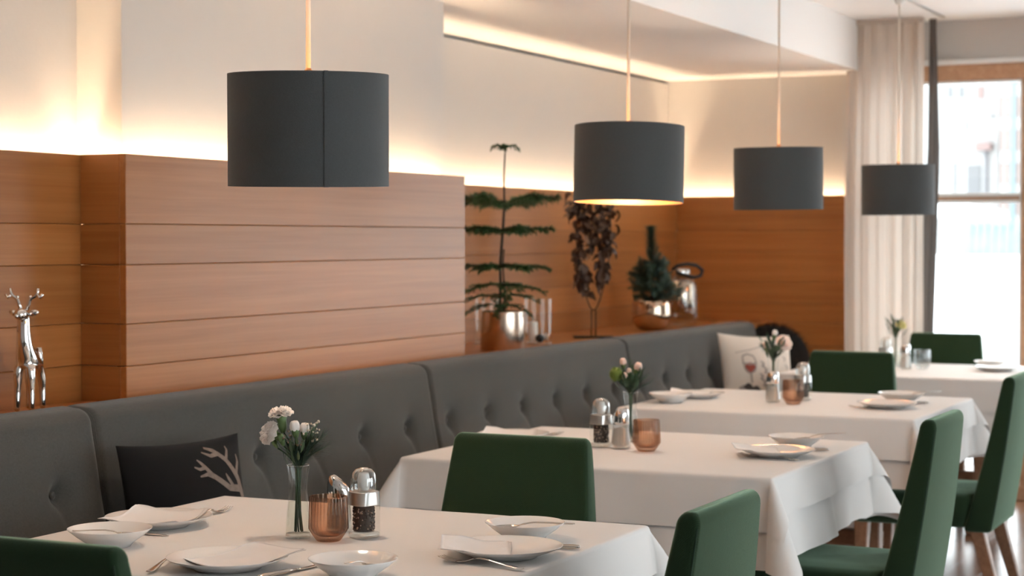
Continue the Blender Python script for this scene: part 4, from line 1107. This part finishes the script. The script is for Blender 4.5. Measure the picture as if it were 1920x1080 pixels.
g = obj('fur_pile', join(*P), M['fur'], fcv); g['kind'] = 'stuff'
cw = thing('cushion', 'cream cushion printed with a wine glass and dark foliage', 'cushion', (8.87, 2.865, 0.715))
cw.rotation_euler = (math.radians(-14), math.radians(3), math.radians(-38))
hx3, hz3, th3 = 0.215, 0.215, 0.062
cc = obj('cover', pillow_mesh(hx3, hz3, th3), M['cream_cloth'], cw, True)
def pb(m, *a, **k): obj('print', print_blob(*a, hx3, hz3, th3, **k), M[m], cc, True)
def ps(m, path, wd, nm='print'): obj(nm, print_strip(path, wd, hx3, hz3, th3), M[m], cc, True)
pb('print_red', -0.36, 0.15, 0.155, 0.13, off=0.0014)
for q in ([(-0.53, 0.44), (-0.54, 0.28), (-0.50, 0.12), (-0.38, 0.02)], [(-0.24, 0.44), (-0.19, 0.28), (-0.22, 0.12), (-0.36, 0.02)], [(-0.53, 0.44), (-0.40, 0.49), (-0.24, 0.44)], [(-0.53, 0.27), (-0.36, 0.23), (-0.20, 0.27)]):
    obj('print', print_strip(q, [0.004] * len(q), hx3, hz3, th3, 0.0020), M['print_grey'], cc, True)
ps('print_grey', [(-0.36, 0.04), (-0.35, -0.2)], [0.006, 0.005])
pb('print_dark', -0.38, -0.42, 0.24, 0.20, wob=0.22, seed=1); pb('print_dark', -0.46, -0.66, 0.26, 0.14, wob=0.25, seed=2); pb('print_dark', -0.20, -0.68, 0.18, 0.18, wob=0.25, seed=4)
pb('print_grey', -0.62, -0.36, 0.12, 0.07, wob=0.3, seed=3); pb('print_red', 0.02, -0.62, 0.08, 0.14, wob=0.2, seed=6)
for k in range(7):
    x0 = -0.06 + 0.07 * math.sin(k * 2.1); y0 = 0.32 - 0.15 * k
    ps('print_grey', [(x0, y0), (x0 + 0.08, y0 - 0.06), (x0 + 0.02, y0 - 0.13), (x0 + 0.12, y0 - 0.15)], [0.003, 0.006, 0.005, 0.002])
for k in range(4):
    x0 = 0.62 + 0.06 * math.sin(k * 1.7); y0 = 0.45 - 0.2 * k
    ps('print_grey', [(x0, y0), (x0 + 0.10, y0 - 0.04), (x0 + 0.05, y0 - 0.12)], [0.002, 0.004, 0.002])
ps('print_grey', [(-0.7, 0.52), (-0.3, 0.60), (0.1, 0.72), (0.35, 0.74)], [0.0018, 0.0022, 0.0022, 0.0015])

# ================================================================== SHELF ORNAMENTS
SZ = 0.9355
def skin_obj(name, verts, edges, radii, m, parent, root=0, sub=2):
    me = bpy.data.meshes.new(name); me.from_pydata(verts, edges, []); me.update()
    o = bpy.data.objects.new(name, me); me.materials.append(m); link(o, parent)
    md = o.modifiers.new('skin', 'SKIN'); md.use_smooth_shade = True; md.branch_smoothing = 0.6
    for i, r in enumerate(radii):
        me.skin_vertices[0].data[i].radius = r if isinstance(r, tuple) else (r, r)
    me.skin_vertices[0].data[root].use_root = True
    s = o.modifiers.new('sub', 'SUBSURF'); s.levels = sub; s.render_levels = sub
    return o
# chrome deer: local +y looks away from the head side; the deer faces the camera, head at -y
dr = thing('deer_figurine', 'polished silver deer figurine with antlers standing on the shelf at left', 'figurine', (3.925, 3.285, SZ), math.radians(-70))
dv = [(0, 0.040, 0.150), (0, 0.005, 0.150), (0, -0.032, 0.150), (0, -0.040, 0.185), (0, -0.040, 0.225), (0, -0.038, 0.262), (0, -0.058, 0.268), (0, -0.084, 0.262),
      (-0.017, -0.036, 0.125), (-0.019, -0.036, 0.065), (-0.020, -0.038, 0.006), (0.017, -0.036, 0.125), (0.019, -0.036, 0.065), (0.020, -0.038, 0.006),
      (-0.016, 0.046, 0.118), (-0.018, 0.052, 0.065), (-0.019, 0.050, 0.006), (0.016, 0.046, 0.118), (0.018, 0.052, 0.065), (0.019, 0.050, 0.006), (0, 0.062, 0.160)]
de = [(0, 1), (1, 2), (2, 3), (3, 4), (4, 5), (5, 6), (6, 7), (2, 8), (8, 9), (9, 10), (2, 11), (11, 12), (12, 13), (0, 14), (14, 15), (15, 16), (0, 17), (17, 18), (18, 19), (0, 20)]
rad = [0.031, 0.027, 0.031, 0.025, 0.0185, 0.0175, 0.0195, 0.0135, 0.016, 0.0095, 0.0085, 0.016, 0.0095, 0.0085, 0.018, 0.0095, 0.0085, 0.018, 0.0095, 0.0085, 0.008]
skin_obj('body', dv, de, rad, M['chrome'], dr, 1)
for s in (-1, 1):
    obj('ear', xf(sphere((0, 0, 0), 0.014, 12, 8, (1.0, 0.4, 0.6)), Matrix.Translation((s * 0.027, -0.036, 0.268)) @ Matrix.Rotation(s * -0.25, 4, 'Y')), M['chrome'], dr, True)
    an = obj('antler', tube([(s * 0.008, -0.036, 0.276), (s * 0.014, -0.034, 0.292), (s * 0.018, -0.034, 0.306), (s * 0.030, -0.034, 0.312), (s * 0.036, -0.034, 0.320), (s * 0.038, -0.034, 0.333)], [0.0052, 0.0046, 0.0052, 0.0048, 0.0046, 0.004], 8), M['chrome'], dr, True)
    obj('tine', tube([(s * 0.034, -0.034, 0.316), (s * 0.044, -0.034, 0.308), (s * 0.051, -0.034, 0.318)], [0.0046, 0.0044, 0.004], 8), M['chrome'], an, True)
    obj('tine', tube([(s * 0.018, -0.034, 0.305), (s * 0.017, -0.036, 0.314)], [0.0048, 0.004], 8), M['chrome'], an, True)
obj('muzzle', sphere((0, -0.092, 0.262), 0.006, 10, 8), M['chrome'], dr, True)

# norfolk pine
pn = thing('potted_norfolk_pine', 'young norfolk pine with flat tiers in a rose metal pot on the shelf', 'potted plant', (7.02, 3.375, SZ), ROTV)
obj('pot', lathe([(0.0, 0.0), (0.092, 0.0), (0.0945, 0.004), (0.090, 0.158), (0.0895, 0.161), (0.086, 0.161), (0.086, 0.145)], 48), M['rose_metal'], pn, True)
obj('soil', lathe([(0.0, 0.147), (0.05, 0.150), (0.0865, 0.145)], 24), M['soil'], pn, True)
TR = [(-0.014, 0, 0.14), (-0.010, 0, 0.25), (-0.012, 0, 0.35), (0.0, 0, 0.50), (0.006, 0.0, 0.60), (0.004, 0, 0.72), (0.010, 0, 0.845)]
obj('trunk', tube(TR, [0.007, 0.0065, 0.006, 0.0058, 0.005, 0.0036, 0.0026], 8), M['bark'], pn, True)
obj('trunk', tube([(0.006, 0.006, 0.14), (0.006, 0.004, 0.25), (0.0, 0.0, 0.36), (0.004, 0.0, 0.42)], [0.004, 0.004, 0.0035, 0.003], 8), M['bark'], pn, True)
def pine_branch(p0, az, L, rise, droop, seed, dens=1.0, nl=0.016):
    rnd = random.Random(seed); d = Vector((math.cos(az), math.sin(az), 0)); side = Vector((-d.y, d.x, 0)); p0 = Vector(p0)
    main = [p0 + d * L * t + Vector((0, 0, rise * math.sin(PI / 2 * t) - droop * t * t)) for t in [i / 10 for i in range(11)]]
    parts = [tube(main, [0.0026 - 0.0016 * i / 10 for i in range(11)], 5)]
    twigs = [(main, 1.0)]
    for i in range(2, 10):
        for s in (-1, 1):
            l2 = L * (0.38 - 0.025 * i) * rnd.uniform(0.7, 1.1)
            a = main[i]; e = a + (d * 0.75 + side * s * 0.65).normalized() * l2 + Vector((0, 0, rnd.uniform(-0.018, 0.006)))
            tw = [a, (a + e) / 2 + Vector((0, 0, 0.004)), e]
            parts.append(tube(tw, 0.0010, 4)); twigs.append((tw, l2 / L))
    for tw, rel in twigs:
        n = int((130 if rel == 1.0 else 46) * dens)
        for q in range(n):
            f = rnd.random() * (len(tw) - 1); i = min(int(f), len(tw) - 2); p = tw[i].lerp(tw[i + 1], f - i)
            ax = (tw[i + 1] - tw[i]).normalized(); u, v = frame_of(ax); an = rnd.uniform(0, 2 * PI)
            dd = (ax * 0.9 + (u * math.cos(an) + v * math.sin(an)) * 0.9).normalized(); l = nl * rnd.uniform(0.6, 1.1); w_ = frame_of(dd)[0] * 0.0017
            parts.append(([p + w_, p - w_, p + dd * l], [(0, 1, 2)]))
    return join(*parts)
sd = 0
for z, xs, L, rise, droop, n, off, dens, nl in ((0.590, 0.005, 0.255, 0.050, 0.0, 6, 0.12, 1.6, 0.030), (0.492, -0.002, 0.205, 0.014, 0.0, 6, -0.08, 1.5, 0.024), (0.348, -0.010, 0.20, 0.012, 0.03, 6, 0.1, 1.2, 0.019),
                                                (0.268, -0.010, 0.19, 0.02, 0.06, 5, -0.15, 0.9, 0.014), (0.222, -0.010, 0.165, 0.02, 0.05, 4, 0.2, 0.8, 0.013), (0.185, -0.012, 0.15, 0.02, 0.075, 4, -0.1, 0.75, 0.013)):
    for q in range(n):
        az = off + 2 * PI * q / n; sd += 1
        back = max(0.0, math.sin(az))
        obj('branch', pine_branch((xs, 0, z), az, L * (1 - 0.0 * back) * random.uniform(0.9, 1.08), rise, droop, sd, dens, nl), M['needle'], pn)
for az in (0.15, PI - 0.1, PI / 2 + 0.3, -PI / 2):
    sd += 1
    obj('branch', pine_branch((0.010, 0, 0.842), az, 0.062, 0.022, 0.026, sd, 0.7, 0.009), M['needle'], pn)

# hurricane glasses
def hurricane(label, x, y, h, r, cand):
    o = thing('hurricane_glass', label, 'candle glass', (x, y, SZ), 0, 'clear glass candle cylinders')
    obj('glass_wall', lathe([(r - 0.002, 0.006), (r, 0.004), (r, 0.012), (r, h)], 40), M['glass'], o, True)
    obj('glass_base', lathe([(0.0, 0.0), (r, 0.0), (r, 0.006), (0.0, 0.007)], 40), M['glass_edge'], o, True)
    return o
hurricane('clear glass cylinder with a candle beside the rose metal pot', 7.47, 3.42, 0.20, 0.062, True)
hurricane('clear glass cylinder half hidden behind the norfolk pine', 7.33, 3.60, 0.20, 0.055, False)
c_ = tag(obj('pillar_candle', lathe([(0.0, 0.0), (0.021, 0.0), (0.0215, 0.006), (0.021, 0.088), (0.018, 0.091), (0.0, 0.089)], 28), M['wax'], None, True, (7.448, 3.435, SZ + 0.0075)), 'short white pillar candle standing in the glass cylinder', 'candle')
tag(obj('glass_bauble', sphere((0, 0, 0), 0.019, 16, 12), M['leather'], None, True, (7.435, 3.395, SZ + 0.0265)), 'small dark bauble lying in the glass cylinder', 'bauble')
star = []
for k in range(10):
    a = PI / 2 + k * PI / 5; r_ = 0.022 if k % 2 == 0 else 0.010
    star.append((r_ * math.cos(a), r_ * math.sin(a)))
so = obj('star_ornament', loft([[Vector((x * 0.4, 0.004, z * 0.4 + 0.022)) for x, z in star], [Vector((x, 0.0, z + 0.022)) for x, z in star], [Vector((x * 0.4, -0.004, z * 0.4 + 0.022)) for x, z in star]]), M['brushed'], None, False, (7.487, 3.39, SZ + 0.0075), (0, 0, ROTV))
tag(so, 'small silver star ornament lying in the glass cylinder', 'ornament')

# dried leaf wreath on a wire stand
wr = thing('dried_leaf_stand', 'tall teardrop of dried brown leaves on a black wire stand', 'ornament', (8.05, 3.40, SZ), ROTV)
obj('base_plate', bbox(-0.095, 0.095, -0.06, 0.06, 0.0, 0.008, 0.003, 1), M['black_metal'], wr)
for s in (-1, 1):
    obj('rod', tube([(s * 0.010, 0, 0.008), (s * 0.010, 0, 0.128)], 0.0035, 6), M['black_metal'], wr, True)
loop = []
for i in range(40):
    a = 2 * PI * i / 40; y_ = -math.cos(a); tt = (y_ + 1) / 2
    loop.append((0.105 * math.sin(a) * (0.45 + 0.55 * tt) , 0, 0.128 + 0.56 * tt))
obj('wire_loop', tube(loop + [loop[0]], 0.003, 6), M['black_metal'], wr, True)
rnd = random.Random(17)
def leaf_me(m, seed):
    r2 = random.Random(seed); V = []; Fc = []
    for i in range(5):
        t = i / 4; wd = math.sin(PI * min(0.97, t * 0.9 + 0.06)) * 0.0105
        z = 0.006 * math.sin(t * PI) - 0.010 * t * t
        for s in (-1, 0, 1): V.append((t * 0.030, s * wd, z + abs(s) * r2.uniform(0.002, 0.007) + r2.uniform(-0.001, 0.001)))
    for i in range(4):
        for s in (0, 1): Fc.append((3 * i + s, 3 * i + s + 1, 3 * i + s + 4, 3 * i + s + 3))
    me = bpy.data.meshes.new('leaf'); me.from_pydata(V, [], Fc); me.materials.append(m); me.polygons.foreach_set('use_smooth', [True] * len(me.polygons)); return me
LM = [leaf_me(M['dry_leaf'], q) for q in range(4)] + [leaf_me(M['dry_pale'], 9)]
for q in range(290):
    # teardrop garland: full in its upper part, two thin strands below
    tt = rnd.random() ** 0.75; half = 0.112 * min(1.0, 0.40 + 0.75 * tt)
    x = rnd.uniform(-1, 1) * half if tt > 0.40 else (-1 if rnd.random() < 0.62 else 1) * half * rnd.uniform(0.55, 1.1)
    p = Vector((x, rnd.gauss(0, 0.024), 0.195 + 0.50 * tt + (0.05 if x > 0.02 and tt < 0.4 else 0.0)))
    rot = Matrix.Rotation(rnd.uniform(0, 2 * PI), 4, 'Z') @ Matrix.Rotation(rnd.uniform(-0.2, 1.4), 4, 'Y') @ Matrix.Rotation(rnd.uniform(-1, 1), 4, 'X')
    inst('leaf', LM[rnd.choice((0, 1, 2, 3, 0, 1, 2, 3, 4))], wr, Matrix.Translation(p) @ rot @ Matrix.Scale(rnd.uniform(1.2, 1.9), 4))

# dwarf conifer in a mercury glass bowl
cf = thing('potted_conifer', 'small bushy dwarf conifer in a round mirrored pot on the shelf', 'potted plant', (8.83, 3.41, SZ), ROTV)
obj('pot', lathe([(0.0, 0.0), (0.045, 0.0), (0.075, 0.012), (0.098, 0.045), (0.104, 0.085), (0.100, 0.130), (0.097, 0.148), (0.094, 0.150), (0.092, 0.140)], 48), M['mercury'], cf, True)
obj('soil', lathe([(0.0, 0.142), (0.0925, 0.140)], 24), M['soil'], cf, True)
obj('trunk', tube([(0, 0, 0.14), (0, 0, 0.3), (0.004, 0, 0.47)], [0.008, 0.006, 0.003], 6), M['bark'], cf, True)
rnd = random.Random(33)
def bottle_brush(p, e, n, nl, seed):
    r2 = random.Random(seed); p, e = Vector(p), Vector(e); parts = [tube([p, (p + e) / 2, e], 0.0022, 5)]
    ax = (e - p).normalized(); u, v = frame_of(ax)
    for q in range(n):
        t = r2.random() ** 0.8; b = p.lerp(e, 0.12 + 0.9 * t); an = r2.uniform(0, 2 * PI)
        dd = (ax * 0.55 + (u * math.cos(an) + v * math.sin(an))).normalized(); l = nl * r2.uniform(0.6, 1.1); w_ = ax.cross(dd).normalized() * 0.0020
        parts.append(([b + w_, b - w_, b + dd * l], [(0, 1, 2)]))
    return join(*parts)
for q in range(95):
    t = rnd.random(); z0 = 0.160 + 0.19 * t; az = rnd.uniform(0, 2 * PI); L = (0.160 - 0.090 * t) * rnd.uniform(0.75, 1.1)
    e = (L * math.cos(az), L * 0.9 * math.sin(az), z0 + rnd.uniform(-0.03, 0.06))
    obj('branch', bottle_brush((0.01 * math.cos(az), 0.01 * math.sin(az), z0 - 0.01), e, 150, 0.026, q), M['needle_dark'], cf)
obj('branch', bottle_brush((0, 0, 0.33), (-0.006, 0, 0.51), 1500, 0.052, 99), M['needle_dark'], cf)
obj('branch', bottle_brush((0, 0, 0.34), (0.03, 0, 0.42), 120, 0.02, 98), M['needle_dark'], cf)

# mirrored lantern jar with leather handle
jr = thing('lantern_jar', 'mirrored glass lantern jar with a black leather handle', 'lantern', (9.33, 3.44, SZ), ROTV)
obj('glass_body', lathe([(0.0, 0.0), (0.060, 0.0), (0.085, 0.014), (0.094, 0.05), (0.094, 0.200), (0.086, 0.238), (0.060, 0.262), (0.050, 0.270)], 40), M['smoke'], jr, True)
obj('mirror_insert', lathe([(0.0, 0.075), (0.070, 0.076), (0.078, 0.085), (0.078, 0.225), (0.06, 0.248), (0.0, 0.250)], 40), M['mercury'], jr, True)
obj('neck', lathe([(0.050, 0.268), (0.054, 0.272), (0.054, 0.300), (0.050, 0.304), (0.0, 0.305)], 32), M['chrome'], jr, True)
hp_ = [(0.052 + 0.0, 0.0, 0.285)] + [(0.060 + 0.075 * math.sin(PI * k / 10) , 0.0, 0.285 + 0.045 * math.cos(PI * k / 10)) for k in range(1, 10)] + [(0.056, 0.0, 0.245)]
hp_ = [(-0.05, -0.052, 0.300), (-0.02, -0.062, 0.322), (0.03, -0.060, 0.330), (0.08, -0.05, 0.322), (0.112, -0.03, 0.296), (0.105, -0.02, 0.268), (0.07, -0.045, 0.258), (0.02, -0.060, 0.270), (-0.03, -0.056, 0.285)]
obj('handle', tube(hp_, 0.0095, 8), M['leather'], jr, True)
